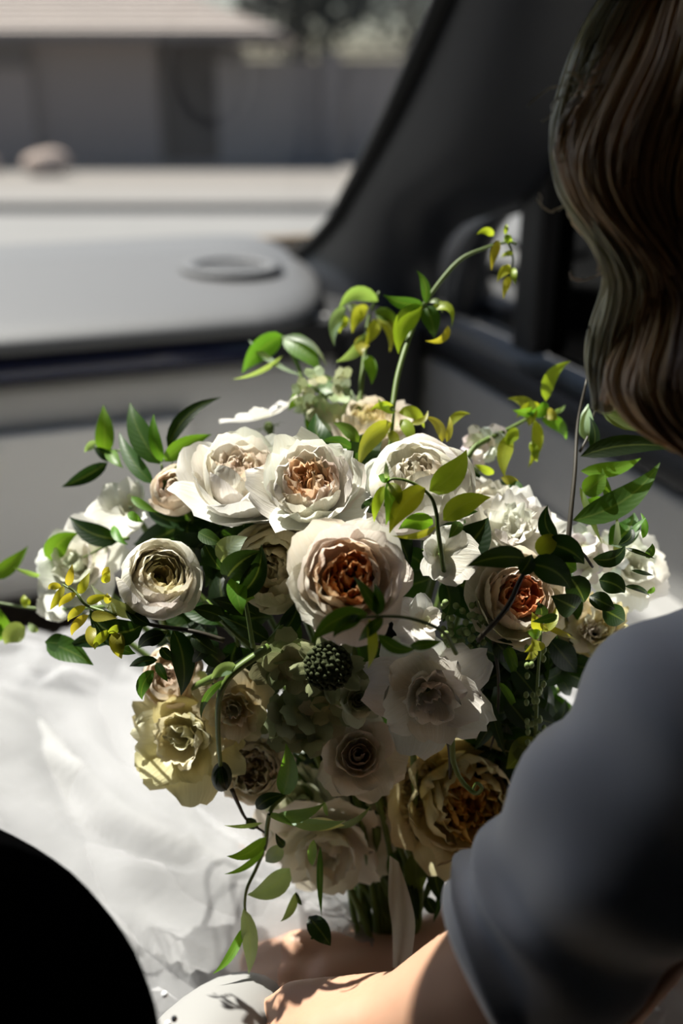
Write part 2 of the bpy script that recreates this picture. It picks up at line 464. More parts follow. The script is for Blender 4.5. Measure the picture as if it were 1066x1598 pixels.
def dense_r(profile, r0, r1, er):
    rows = []
    cf_ = max(p[0] for p in profile); cz = sum(p[1] for p in profile) / len(profile)
    rs = [r0 + (r1 - er - r0) * i / 12 for i in range(12)] + [r1 - er + er * math.sin(math.pi / 2 * i / 10) for i in range(11)]
    for r in rs:
        e = max(0.0, (r - (r1 - er)) / er)
        s = math.sqrt(max(0.001, 1 - e * e))
        sz = math.sqrt(max(0.02, 1 - e ** 4))
        rows.append([CF(r, cf_ + (f - cf_) * s, cz + (z - cz) * sz) for f, z in profile])
    return MB().grid(rows, True, True)

# dash pad: near lip at f=1.2
pad = [(1.80, 0.865), (1.80, 0.945), (1.60, 0.944), (1.40, 0.938), (1.28, 0.932), (1.235, 0.926), (1.21, 0.917), (1.205, 0.908), (1.215, 0.900), (1.26, 0.895), (1.5, 0.87)]
dash_body = [(1.30, 0.90), (1.80, 0.86), (1.80, 0.60), (1.55, 0.56), (1.36, 0.545), (1.275, 0.55), (1.245, 0.575), (1.235, 0.66), (1.245, 0.78), (1.262, 0.835), (1.275, 0.848), (1.285, 0.85)]
dash = extrude_rf(dash_body, -1.0, 0.455, 8).build('dashboard', DASH, car)
bevel(dash, 0.004)
padO = dense_r(pad, -1.0, 0.53, 0.20).build('dash_pad', DASHTOP, dash)
recess = extrude_rf([(1.262, 0.852), (1.262, 0.898), (1.40, 0.90), (1.40, 0.845)], -1.0, 0.455, 8).build('dash_recess', BLACK, dash, smooth=False)
trim = extrude_rf([(1.250, 0.858), (1.243, 0.866), (1.243, 0.880), (1.250, 0.888), (1.27, 0.889), (1.27, 0.857)], -1.0, 0.36, 8).build('trim_strip', BLUETRIM, dash)
# oval speaker grille ring on the pad
def ring(center, ax, ay, n, ra, rb, h, name, mat, parent):
    rows = []
    up = Vector((0, 0, 1))
    for k in range(n):
        a = 2 * math.pi * k / n
        d = ax * math.cos(a) + ay * math.sin(a)
        rows.append([center + d * ra, center + d * ra + up * h, center + d * rb + up * h, center + d * rb])
    rows.append(rows[0])
    return MB().grid(rows, True).build(name, mat, parent)
gc = CF(0.36, 1.47, 0.939)
ring(gc, ER * 0.075, EF * 0.085, 36, 1.0, 0.68, 0.008, 'grille_ring', DASHTOP, dash)
gm_ = MB()
for i in range(9):
    q_ = -0.6 + 1.2 * i / 8
    hw = 0.075 * 0.66 * math.sqrt(max(0, 1 - q_ * q_))
    gm_.box(gc + EF * (0.085 * q_ - .004) - ER * hw, ER * 2 * hw, EF * 0.008, Vector((0, 0, 0.004)))
    if i == 0 or i == 8: pass
o = gm_.build('grille_slats', DASHTOP, dash, smooth=False); o['kind'] = 'stuff'
# glove box: shallow lid with a gap around it
gl = MB().box(CF(-0.36, 1.222, 0.60), ER * 0.60, EF * 0.02, Vector((0, 0, 0.20)))
bevel(gl.build('glovebox_lid', DASH, dash, smooth=False), 0.006, 3)
gl = MB().box(CF(-0.10, 1.214, 0.765), ER * 0.10, EF * 0.012, Vector((0, 0, 0.022)))
bevel(gl.build('glovebox_latch', DASH, dash, smooth=False), 0.004, 2)

bevel(MB().box(CF(0.455, 1.235, 0.50), ER * 0.12, EF * 0.56, Vector((0, 0, 0.40))).build('dash_end_panel', BLACK, dash, smooth=False), 0.02, 4)
# windshield pane
WB_F, WT_F, WT_Z = 1.80, 0.712, 1.50
rows = []
for i in range(9):
    t = i / 8
    f = WB_F + (WT_F - WB_F) * t; z = 0.93 + (WT_Z - 0.93) * t + 0.05 * math.sin(math.pi * t)
    rows.append([CF(r, f - 0.10 * (abs(r + .25) / .85) ** 2 * (1 - .3 * t), z) for r in [-1.1 + 1.7 * j / 10 for j in range(11)]])
MB().grid(rows).build('windshield', CLEAR, car)

# A pillar: lofted convex trim
left = [(330, 452, 1.86), (400, 434, 1.78), (470, 394, 1.64), (515, 350, 1.50), (545, 300, 1.38), (610, 180, 1.16), (690, 0, 0.97), (790, -240, 0.80), (880, -470, 0.70)]
right = [(655, 620, 1.44), (685, 530, 1.42), (688, 470, 1.40), (690, 405, 1.36), (722, 352, 1.28), (838, 300, 1.10), (960, 60, 0.89), (1080, -240, 0.74), (1160, -470, 0.66)]
LP = catmull([P(*p) for p in left], 4); RP = catmull([P(*p) for p in right], 4)
rows = []
for a, b in zip(LP, RP):
    mid = (a + b) / 2
    nrm = (CAM - mid).normalized()
    w_ = (b - a)
    row = []
    for j in range(13):
        t = j / 12
        bulge = 0.34 * w_.length * (math.sin(math.pi * t) ** 0.8) * 0.7
        row.append(a + w_ * t + nrm * bulge)
    for j in range(12, -1, -1):
        t = j / 12
        row.append(a + w_ * t - nrm * 0.03)
    rows.append(row)
pil = MB().grid(rows, True, True).build('pillar', PILLAR, car)
MB().tube([p + (CAM - p).normalized() * 0.012 for p in LP], 0.011, 8).build('rubber_seal', RUBBER, pil)

# roof and header
rows = []
for i in range(13):
    f = WT_F + 0.02 - (WT_F + 1.3) * i / 12
    rows.append([CF(r, f - 0.05 * ((r + .25) / .85) ** 2, 1.50 + 0.03 * math.sin(math.pi * i / 12) - 0.05 * ((r + .25) / .85) ** 2) for r in [-1.1 + 1.72 * j / 10 for j in range(11)]])
top = [[p + Vector((0, 0, .05)) for p in r] for r in rows]
mb = MB().grid(rows); mb.grid([list(reversed(r)) for r in top])
mb.grid([rows[0], top[0]]); mb.grid([top[-1], rows[-1]]); mb.grid([[r[0] for r in top], [r[0] for r in rows]]); mb.grid([[r[-1] for r in rows], [r[-1] for r in top]])
mb.build('roof', HEADLINER, car)
# floor, firewall, rear
def cbox(name, r0, r1, f0, f1, z0, z1, mat, parent=car, bv=0.0):
    o = MB().box(CF(r0, f0, z0), ER * (r1 - r0), EF * (f1 - f0), Vector((0, 0, z1 - z0))).build(name, mat, parent, smooth=False)
    if bv: bevel(o, bv, 3)
    return o
cbox('floor_carpet', -1.1, 0.66, -1.3, 1.85, 0.22, 0.26, CARPET)
cbox('firewall', -1.1, 0.66, 1.82, 1.86, 0.26, 0.93, CARPET)
cbox('rear_light_block', -1.1, 0.66, -1.34, -1.28, 0.24, 1.53, HEADLINER)  # unseen closing panel, added to keep the cabin dark from behind
cbox('driver_door', -1.14, -1.08, -1.3, 1.7, 0.26, 0.95, BLACK, bv=0.01)
dg = cbox('driver_window', -1.12, -1.11, -1.2, 1.1, 0.95, 1.48, SMOKED)

# passenger door: black upper trim, grey lower card, divider, tinted pane, quarter pane
door = cbox('passenger_door', 0.60, 0.66, -1.3, 1.62, 0.26, 0.88, BLACK, bv=0.008)
cbox('door_card', 0.585, 0.605, -0.6, 1.50, 0.40, 0.842, DOORCARD, door, bv=0.008)
cbox('door_sill', 0.575, 0.66, -1.3, 1.62, 0.85, 0.888, BLACK, door, bv=0.015)
cbox('armrest_pull', 0.545, 0.60, 0.3, 0.95, 0.70, 0.745, DOORCARD, door, bv=0.012)
cbox('window_divider', 0.60, 0.65, 1.00, 1.05, 0.90, 1.50, BLACK, door, bv=0.006)
cbox('side_window', 0.625, 0.63, -1.2, 1.00, 0.90, 1.50, DARKGLASS, door)
mb = MB().grid([[CF(.625, 1.05, .90), CF(.625, 1.62, .90)], [CF(.60, 1.05, 1.40), CF(.62, 1.30, 1.22)]])
mb.build('quarter_window', CLEAR, door)
# wing mirror outside
mc = CF(0.745, 1.30, 0.905)
mb = MB().ellipsoid(mc, 0.085, 0.05, 0.024, (ER, EF, Vector((0, 0, 1))), 20, 12)
mir = mb.build('wing_mirror', WHITEPAINT, car)
MB().box(CF(.62, 1.29, .875), ER * .1, EF * .04, Vector((0, 0, .03))).build('mirror_arm', BLACK, mir, smooth=False)

# passenger seat below and behind the bride
def cushion(name, c, hx, hy, hz, ax, mat, parent, pw=4.0):
    n, m = 28, 16
    rows = []
    def sg(v, e): return math.copysign(abs(v) ** e, v)
    for i in range(1, m):
        q = math.pi * i / m - math.pi / 2
        rows.append([c + ax[0] * (hx * sg(math.cos(q), .5) * sg(math.cos(2 * math.pi * k / n), .5)) + ax[1] * (hy * sg(math.cos(q), .5) * sg(math.sin(2 * math.pi * k / n), .5)) + ax[2] * (hz * sg(math.sin(q), .6)) for k in range(n)])
    return MB().grid(rows, True, True).build(name, mat, parent)
Z = Vector((0, 0, 1))
seat = cushion('passenger_seat', CF(0.36, 0.28, 0.43), 0.22, 0.30, 0.085, (ER, EF, Z), LEATHER, car)
tilt = (EF * -0.25 + Z * 0.97).normalized()
cushion('seat_backrest', CF(0.36, -0.14, 0.80), 0.22, 0.075, 0.36, (ER, tilt.cross(ER), tilt), LEATHER, seat)
# padded black console armrest in the near left corner, stacked superellipse sections along the car
arm = MB()
sec = []
path = [(-400, 1440, .52, .012), (-370, 1440, .51, .038), (-230, 1450, .48, .056), (-120, 1475, .455, .058), (-20, 1540, .43, .056), (45, 1620, .41, .052), (75, 1700, .39, .046), (90, 1800, .375, .036)]
cen = catmull([P(a, b, c) for a, b, c, _ in path], 4)
rad = []
for i in range(len(path) - 1):
    for k in range(4): rad.append(path[i][3] + (path[i + 1][3] - path[i][3]) * k / 4)
rad.append(path[-1][3])
arm.tube(cen, rad, 28)
arm.build('console_armrest', LEATHER, car)

# ------------------------------------------------------------------ the bride
PS = CF(0.36, 0.25, 0.26)
person = empty('person', PS)
tag(person, 'bride in a white tulle dress with wavy blonde hair holding the bouquet', 'person')

Ls = P(1190, 1120, 0.47); Le = P(890, 1500, 0.475); Lw = P(640, 1600, 0.515)
Rs = Vector((0.40, 0.60, 0.965)); Re = Vector((0.215, 0.545, 0.715)); Rw = P(640, 1530, 0.645)
NECK = Vector((0.285, 0.455, 1.06)); HEAD = Vector((0.25, 0.485, 1.24))
FWD = Vector((-0.82, 0.57, 0)).normalized(); SID = Vector((0.57, 0.82, 0)).normalized()
PEL = Vector((0.36, 0.34, 0.63))
b = MB()
b.capsule(PEL - SID * .07, PEL + SID * .07, .11, .11)
b.capsule(PEL, PEL + Vector((-.03, .06, .16)), .10, .090)
b.capsule(PEL + Vector((-.03, .06, .16)), Vector((.30, .45, .90)), .090, .095)
b.capsule(Ls + SID * .03, Rs - SID * .03, .052, .052)
b.capsule(Vector((.30, .45, .90)), Vector((.30, .45, .98)), .09, .055)
b.capsule(Vector((.30, .45, .98)), NECK + Vector((0, 0, .06)), .052, .047)
hx = (SID, FWD, Z)
b.ellipsoid(HEAD, .073, .092, .108, hx, 24, 16)
b.ellipsoid(HEAD + FWD * .03 - Z * .06, .054, .062, .06, hx)                  # jaw
b.capsule(HEAD + FWD * .092 + Z * .012, HEAD + FWD * .108 - Z * .028, .008, .013)  # nose
for s in (-1, 1):
    b.ellipsoid(HEAD + FWD * .078 + SID * s * .032 + Z * .004, .015, .011, .010, hx)      # eyes
    b.capsule(HEAD + FWD * .083 + SID * s * .018 + Z * .026, HEAD + FWD * .074 + SID * s * .046 + Z * .026, .006, .005)
    b.ellipsoid(HEAD + SID * s * .074 - FWD * .005 - Z * .01, .012, .020, .032, hx)       # ears
b.ellipsoid(HEAD + FWD * .087 - Z * .058, .024, .010, .007, hx)
b.ellipsoid(HEAD + FWD * .086 - Z * .066, .020, .010, .007, hx)
# arms
b.capsule(Ls, Le, .047, .040); b.capsule(Le, Le.lerp(Lw, .35), .040, .040); b.capsule(Le.lerp(Lw, .35), Lw, .040, .027)
b.capsule(Rs, Re, .046, .038); b.capsule(Re, Re.lerp(Rw, .35), .038, .039); b.capsule(Re.lerp(Rw, .35), Rw, .039, .027)
# hands: palm block, four bent fingers, thumb from the side of the palm
def hand(w, dir_, back, curl, side, spread=.0185, scale=1.0, thumb_out=.7):
    dir_ = dir_.normalized(); back = (back - dir_ * back.dot(dir_)).normalized(); lat = dir_.cross(back) * side
    s = scale
    kn = []
    for i in range(4):
        o = (i - 1.5) * spread * s
        k = w + dir_ * ((.082 - .006 * abs(i - 1.2)) * s) + lat * o
        kn.append(k)
        b.capsule(w + lat * o * .55 + dir_ * .008, k, .0145 * s, .0115 * s, 10)
    b.capsule(w, w + dir_ * .05 * s, .024 * s, .022 * s, 12)
    ln = [(.040, .025, .019), (.045, .029, .020), (.041, .027, .019), (.032, .020, .016)]
    for i in range(4):
        p = kn[i]; d = dir_.copy(); ang = 0
        for j in range(3):
            ang += curl[j]
            d = (dir_ * math.cos(ang) - back * math.sin(ang)).normalized()
            q = p + d * ln[i][j] * s
            b.capsule(p, q, (.0098 - .0009 * j) * s, (.0090 - .0009 * j) * s, 10)
            p = q
    t0 = w + dir_ * .02 * s - lat * .020 * s
    t1 = t0 + (dir_ * .7 - lat * thumb_out - back * .35).normalized() * .042 * s
    t2 = t1 + (dir_ * .85 - lat * .25 - back * .5).normalized() * .032 * s
    t3 = t2 + (dir_ * .9 + lat * .1 - back * .6).normalized() * .026 * s
    b.capsule(t0, t1, .0155 * s, .0115 * s, 10); b.capsule(t1, t2, .011 * s, .010 * s, 10); b.capsule(t2, t3, .010 * s, .008 * s, 10)
up_cam = (CAM - Rw).normalized()
hand(Rw, P(480, 1545, .635) - Rw, up_cam * .8 + Z * .5, (0.5, 0.9, 0.7), 1, .0185, 1.0)
hand(Lw, P(470, 1640, .535) - Lw, up_cam * .55 + Z * .8, (0.35, 0.7, 0.5), 1, .0185, 1.0)
# legs
for s, kx in ((-1, Vector((-.12, .60, .60))), (1, Vector((-.03, .73, .60)))):
    hp = PEL + SID * s * .085
    b.capsule(hp, kx, .085, .058)
    ft = kx + Vector((-.04, .10, -.32))
    b.capsule(kx, ft, .055, .036)
    b.capsule(ft + Vector((0, 0, .02)), ft + Vector((-.07, .13, .015)), .034, .026)
body = b.build('body', SKIN, person, origin=PS)
rm = body.modifiers.new('remesh', 'REMESH'); rm.mode = 'VOXEL'; rm.voxel_size = 0.0042; rm.use_smooth_shade = True
smd = body.modifiers.new('smooth', 'SMOOTH'); smd.factor = 0.6; smd.iterations = 6

# sleeve: a tube along the upper arm, past the elbow, with soft folds
sp = [(1420, 1130, .50, .058), (1290, 1105, .48, .058), (1180, 1105, .465, .056), (1090, 1150, .455, .0545), (1010, 1245, .45, .053), (935, 1345, .45, .050), (870, 1435, .455, .0475), (812, 1482, .46, .0462), (772, 1504, .463, .0455)]
cen = catmull([P(a, c, d) for a, c, d, _ in sp], 8)
rad = []
for i in range(len(sp) - 1):
    for k in range(8): rad.append(sp[i][3] + (sp[i + 1][3] - sp[i][3]) * k / 8)
rad.append(sp[-1][3])
rows = []
n = 48
prev = None
for i, p in enumerate(cen):
    t = (cen[min(i + 1, len(cen) - 1)] - cen[max(i - 1, 0)]).normalized()
    if prev is None: prev = t.cross(Z).normalized()
    a = (prev - t * prev.dot(t)).normalized(); prev = a; c = t.cross(a)
    u = i / (len(cen) - 1)
    row = []
    for k in range(n):
        q = 2 * math.pi * k / n
        fold = 0.0030 * math.sin(u * 36 + 2.2 * math.sin(q + 1.0) + 1.7 * noise.noise(Vector((u * 5, math.cos(q), math.sin(q))))) * sm(.05, .3, u)
        fold += 0.0045 * noise.noise(Vector((u * 7, 1.4 * math.cos(q) + 3, 1.4 * math.sin(q))))
        row.append(p + (a * math.cos(q) + c * math.sin(q)) * (rad[i] + fold))
    rows.append(row)
inner = [[cen[-1 - j] + (p - cen[-1 - j]) * .93 for p in rows[-1 - j]] for j in range(6)]
slv = MB().grid(rows + inner, True)
slv.build('sleeve', SATIN, person)

# bodice with the far shoulder
bb = MB()
bb.capsule(PEL + Vector((-.03, .06, .12)), Vector((.30, .45, .88)), .105, .108, 20)
bb.capsule(Vector((.30, .45, .88)), Vector((.30, .45, .955)), .108, .075, 20)
bb.capsule(Ls + SID * .06 - Z * .01, Rs - Z * .005, .056, .058, 16)
bb.capsule(Rs, Re, .060, .050, 16)
for s in (-1, 1):
    bb.ellipsoid(Vector((.30, .45, .865)) + FWD * .06 + SID * s * .055, .055, .055, .055)
bod = bb.build('bodice', SATIN, person)
rm = bod.modifiers.new('remesh', 'REMESH'); rm.mode = 'VOXEL'; rm.voxel_size = 0.006; rm.use_smooth_shade = True
smd = bod.modifiers.new('smooth', 'SMOOTH'); smd.factor = 0.6; smd.iterations = 12

# skirt: opaque underskirt and two loose tulle layers over lap and knees
def skirt_z(x, y, seed, amp, puff):
    v = Vector((x, y, seed))
    wv = Vector((noise.noise(v * 3), noise.noise(v * 3 + Vector((7, 0, 0))), 0)) * 0.10
    ang = math.atan2(y - .30 + wv.y, -(x - .22) + wv.x)
    rr = math.hypot(x - .22, y - .30)
    z = 0.655 + 0.012 * math.sin(6 * x)
    z += amp * sm(.10, .45, rr) * (math.sin(ang * 9 + seed * 1.7 + 2.4 * noise.noise(v * 4)) * .6 + abs(noise.noise(Vector((ang * 5, rr * 2.2, seed)))) * 1.6)
    rid = 1 - abs(noise.noise(Vector((ang * 4.2 + seed, rr * 3.0 + wv.x * 6, seed)))) * 2
    z += amp * .8 * max(0, rid) ** 3 * sm(.12, .35, rr)
    z += .006 * max(0, 1 - abs(noise.noise(Vector((x * 9 + wv.x * 20, y * 14 + wv.y * 20, seed)))) * 4) * sm(.15, .35, rr)
    z += puff * noise.noise(Vector((x * 7, y * 7, seed + 3)))
    z -= 0.075 * math.exp(-((x - .03) ** 2 + (y - .38) ** 2) / .012)
    # rim: falls to the footwell beyond the knees, and to the seat at the sides
    edge = 0.765 - 0.05 * math.sin(9 * x + .8) - 0.10 * sm(.05, .35, x)
    over = max(0.0, y - edge)
    z += 0.02 * sm(edge - .10, edge - .01, y)
    z -= 0.5 * over ** 2 + 0.75 * over
    z -= 1.2 * max(0, -.50 - x) ** 1.0
    z -= 0.9 * max(0.0, .33 - y) ** 1.2
    return z
def skirt(name, seed, amp, puff, dz, mat, x0=-.72, x1=.34, y0=.20, y1=1.16, n=160, parent=person):
    rows = []
    for i in range(n):
        y = y0 + (y1 - y0) * i / (n - 1)
        rows.append([Vector((x0 + (x1 - x0) * j / (n - 1), y, max(.30, skirt_z(x0 + (x1 - x0) * j / (n - 1), y, seed, amp, puff) + dz))) for j in range(n)])
    return MB().grid(rows).build(name, mat, parent)
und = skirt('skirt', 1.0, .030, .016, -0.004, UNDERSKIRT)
skirt('tulle_layer', 4.3, .042, .028, 0.010, TULLE, parent=und)
skirt('tulle_layer', 8.9, .046, .034, 0.018, TULLE, parent=und)
# satin panel over the near thigh with two beads
th = MB().ellipsoid(P(300, 1722, .54), .044, .085, .042, (Vector((.9, -.43, 0)), Vector((.43, .9, 0)), Z), 32, 20).build('satin_panel', SATIN_SHADED, person)
for px, py in ((257, 1552), (272, 1590), (262, 1598)):
    MB().ellipsoid(P(px, py, .475), .0016, .0016, .0016, None, 10, 8).build('bead', BEAD, th)

# hair: cap on the head and wavy locks that fall beside the face
cap = MB().ellipsoid(HEAD - FWD * .014 + Z * .014, .084, .098, .112, hx, 24, 16)
cap.v = [v for v in cap.v]
hair = cap.build('hair', HAIR, person, color=(0.20, 0.14, 0.075))
def lock(guide, rpx, ns, col, seed, hr=0.00075, wob=1.0):
    rg = random.Random(seed)
    g = catmull([p if isinstance(p, Vector) else P(*p) for p in guide], 5)
    m = MB()
    L = len(g)
    for s in range(ns):
        a = rg.random() * 2 * math.pi; q = math.sqrt(rg.random())
        ph = rg.random() * 6.28; fr = 1.5 + rg.random() * 2.5
        cut = L - int(rg.random() ** 2.5 * 8)
        pts = []
        for i in range(0, cut):
            u = i / (L - 1)
            rr = (rpx / F * 0.5) * q * (0.75 + 0.35 * math.sin(math.pi * u)) * (1 - .45 * sm(.8, 1, u))
            tw = a + u * 1.6
            off = Vector((math.cos(tw), 0.9 * math.sin(tw), 0.1 * math.sin(tw))) * rr
            off += Vector((math.sin(u * fr * 6.28 + ph), math.cos(u * fr * 5 + ph), 0)) * (.0011 * wob)
            pts.append(g[i] + off)
        m.tube(pts, hr, 4, False)
    c = tuple(min(.95, x * (0.92 + .16 * rg.random())) for x in col)
    return m.build('lock', HAIR, hair, color=c)
D = 0.50
guides = [
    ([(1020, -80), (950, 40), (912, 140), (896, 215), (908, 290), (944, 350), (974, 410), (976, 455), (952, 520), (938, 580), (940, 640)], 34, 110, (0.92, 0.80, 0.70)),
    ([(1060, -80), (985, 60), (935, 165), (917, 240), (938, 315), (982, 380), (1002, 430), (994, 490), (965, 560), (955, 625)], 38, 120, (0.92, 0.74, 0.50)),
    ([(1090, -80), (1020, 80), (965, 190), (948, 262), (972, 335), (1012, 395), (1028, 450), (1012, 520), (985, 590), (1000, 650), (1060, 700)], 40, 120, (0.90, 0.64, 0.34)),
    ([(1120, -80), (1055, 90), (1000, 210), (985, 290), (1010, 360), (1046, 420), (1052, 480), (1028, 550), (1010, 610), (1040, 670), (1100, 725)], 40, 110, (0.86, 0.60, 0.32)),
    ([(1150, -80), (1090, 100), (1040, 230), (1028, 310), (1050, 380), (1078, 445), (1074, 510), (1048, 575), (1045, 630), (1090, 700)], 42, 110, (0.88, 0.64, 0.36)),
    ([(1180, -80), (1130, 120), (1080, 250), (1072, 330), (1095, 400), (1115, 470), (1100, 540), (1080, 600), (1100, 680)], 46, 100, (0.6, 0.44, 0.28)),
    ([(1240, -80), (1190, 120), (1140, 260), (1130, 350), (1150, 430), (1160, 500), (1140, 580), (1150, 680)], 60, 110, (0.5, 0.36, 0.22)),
]
for gi, (g, rp, ns, c) in enumerate(guides):
    dd = [0.465 - 0.004 * gi + 0.012 * math.sin(i * .9 + gi) for i in range(len(g))]
    crown = HEAD + Z * (.122 - .004 * gi) + FWD * (.03 - .012 * gi)
    side_ = HEAD + Z * .075 - SID * .075 + FWD * (.055 - .016 * gi)
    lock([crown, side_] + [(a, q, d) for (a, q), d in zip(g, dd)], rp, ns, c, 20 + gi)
# back mass so the hair is not see-through
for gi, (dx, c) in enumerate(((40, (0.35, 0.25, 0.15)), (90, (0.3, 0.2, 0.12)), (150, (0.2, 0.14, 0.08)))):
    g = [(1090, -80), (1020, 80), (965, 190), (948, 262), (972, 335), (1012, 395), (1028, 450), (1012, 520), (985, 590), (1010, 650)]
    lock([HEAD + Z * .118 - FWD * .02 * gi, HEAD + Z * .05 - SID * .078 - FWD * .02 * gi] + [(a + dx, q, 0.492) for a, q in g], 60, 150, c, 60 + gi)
# hair over the back and far side of the head
for k in range(15):
    a = R(-105 + 210 * k / 14)
    dr = -FWD * math.cos(a) + SID * math.sin(a)
    gp = [HEAD + Z * .124 - FWD * .01, HEAD + Z * .085 + dr * .066, HEAD + dr * .094, HEAD - Z * .10 + dr * .098 + SID * .004]
    for j in range(5 if k > 4 else 1):
        gp.append(HEAD - Z * (.16 + .05 * j) + dr * (.098 + .012 * math.sin(j * 1.7 + k)) + FWD * .006 * j)
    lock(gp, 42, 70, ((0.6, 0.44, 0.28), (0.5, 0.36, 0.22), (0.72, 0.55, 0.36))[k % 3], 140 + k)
# loose curl and flyaways
lock([(905, 150, .46), (880, 190, .46), (871, 235, .46), (878, 285, .46), (888, 320, .46)], 6, 9, (0.85, 0.75, 0.6), 81)
lock([(905, 255, .46), (888, 310, .46), (892, 335, .46), (915, 358, .46), (945, 372, .46), (970, 388, .46)], 9, 16, (0.85, 0.75, 0.6), 82)
lock([(930, 300, .46), (905, 340, .46), (912, 362, .46), (950, 385, .46), (975, 400, .46)], 8, 12, (0.8, 0.66, 0.5), 83)
for i in range(14):
    rg = random.Random(300 + i)
    y0 = 60 + rg.random() * 360; x0 = 935 + rg.random() * 20 + (30 if y0 > 330 else 0)
    ln_ = 40 + rg.random() * 90
    lock([(x0, y0, .46), (x0 - ln_ * .5, y0 + 10 + 30 * rg.random(), .46), (x0 - ln_ * .8, y0 + 50 * rg.random() + 20, .457), (x0 - ln_, y0 + 70 * rg.random() + 10, .454)], 4, 2, (0.75, 0.65, 0.5), 100 + i, .0003)
MB().ellipsoid(P(974, 288, .44), .0022, .0022, .0022, None, 10, 8).build('hair_bead', BEAD, hair)

# ------------------------------------------------------------------ the bouquet
def depth_of(px, py, d):
    q = ((px - 540) / 470) ** 2 + ((py - 930) / 430) ** 2
    return d - 0.055 * max(0.0, 1 - q) + 0.045 * sm(960, 1240, py) * (1 - .6 * sm(140, 240, abs(px - 560)))
def PB(px, py, d):
    """bouquet point: the blooms swell towards the viewer in the middle of the dome"""
    return P(px, py, depth_of(px, py, d))
BIND = P(605, 1430, 0.665)
bouquet = empty('bouquet', P(600, 1600, 0.66))
tag(bouquet, 'large loose bridal bouquet of white and blush roses with trailing jasmine', 'bouquet')

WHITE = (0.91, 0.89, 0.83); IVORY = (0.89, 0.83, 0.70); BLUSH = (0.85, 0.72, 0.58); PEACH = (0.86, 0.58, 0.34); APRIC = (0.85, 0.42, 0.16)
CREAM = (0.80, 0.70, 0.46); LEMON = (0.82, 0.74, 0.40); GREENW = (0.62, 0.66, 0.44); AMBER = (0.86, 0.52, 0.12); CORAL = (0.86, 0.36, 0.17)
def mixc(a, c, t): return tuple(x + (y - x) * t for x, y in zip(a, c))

def petal(parent, C, ax, phi, L, W, a0, a1, a2, r0, z0, ruf, col, rg, nu=9, nv=9, roll=0.0):
    """one cupped petal; angles are measured from the flower axis: a0 at the claw, a1 mid, a2 at the rim"""
    A, X, Y = ax
    sd = rg.random() * 50
    rs, zs = [r0], [z0]
    ds = L / nv
    for i in range(nv):
        t = (i + .5) / nv
        al = a0 + (a1 - a0) * min(1, t / .7) if t < .7 else a1 + (a2 - a1) * (t - .7) / .3
        rs.append(rs[-1] + math.sin(al) * ds); zs.append(zs[-1] + math.cos(al) * ds)
    verts, uvs = [], []
    for i in range(nv + 1):
        t = i / nv
        sh = min(1, .28 + 1.25 * t ** .8)
        if t > .6: sh *= math.sqrt(max(0.10, 1 - ((t - .6) / .46) ** 2.6 ))
        for j in range(nu):
            u = -1 + 2 * j / (nu - 1)
            rr = max(abs(rs[i]), .18 * L)
            th = max(-1.7, min(1.7, u * W * sh / rr))
            # rim lies lower at the sides
            dip = -.10 * L * (u * u) * t * t
            wv = noise.noise(Vector((u * 1.5 + sd, t * 1.6, sd)))
            wv2 = noise.noise(Vector((u * 3.6 + sd, t * 2.2, sd + 9)))
            off = ruf * L * (.20 * wv + .15 * wv2 * t) * (t ** 1.2)
            r = rs[i] + off + roll * u * L * .12 * t
            z = zs[i] + dip + ruf * L * .12 * wv2 * t * t
            # side edges curl slightly in
            q = phi + th
            verts.append(C + X * (r * math.cos(q)) + Y * (r * math.sin(q)) + A * z)
            uvs.append((.5 + u * .5, t))
    faces = [(i * nu + j, i * nu + j + 1, (i + 1) * nu + j + 1, (i + 1) * nu + j) for i in range(nv) for j in range(nu - 1)]
    return mesh_obj('petal', verts, faces, PETAL, parent, None, uvs, True, col)

def axes(A, spin=0.0):
    A = A.normalized()
    X = A.orthogonal().normalized(); Y = A.cross(X)
    return A, X * math.cos(spin) + Y * math.sin(spin), Y * math.cos(spin) - X * math.sin(spin)

def face(px, py, d, lean=(0, 0, 0)):
    """axis that points to the camera plus a lean given as image right / image up / away"""
    c = (CAM - PB(px, py, d)).normalized()
    return (c + CAM_R * lean[0] + CAM_U * lean[1] + CAM_F * lean[2]).normalized()

def flower_base(name, C, A, Rr, label, sep=5, stem=True, rg=random, back=.55):
    """green receptacle, sepals and stem: the mesh that carries the petals"""
    A, X, Y = axes(A)
    b = MB()
    base = C - A * (Rr * back)
    b.ellipsoid(base, Rr * .17, Rr * .17, Rr * .20, (X, Y, A), 10, 8)
    for k in range(sep):
        q = 2 * math.pi * k / sep + .3
        d = X * math.cos(q) + Y * math.sin(q); s = A.cross(d)
        p0 = base + d * Rr * .12; p1 = base + d * Rr * .40 + A * Rr * .06; p2 = base + d * Rr * .62 - A * Rr * .02
        b.add([p0 - s * Rr * .07, p0 + s * Rr * .07, p1 + s * Rr * .08, p1 - s * Rr * .08, p2], [(0, 1, 2, 3), (3, 2, 4)])
    if stem:
        e = BIND + Vector((rg.uniform(-.02, .02), rg.uniform(-.02, .02), rg.uniform(-.02, .03)))
        b.tube(catmull([base, base - A * .03 + (e - base) * .12, base.lerp(e, .6) + Vector((0, .02, 0)), e, P(605 + rg.uniform(-14, 14), 1540, .675 + rg.uniform(-.012, .012))], 4), .0022, 6)
    o = b.build(name, STEM, bouquet, origin=base)
    o['label'] = label
    return o

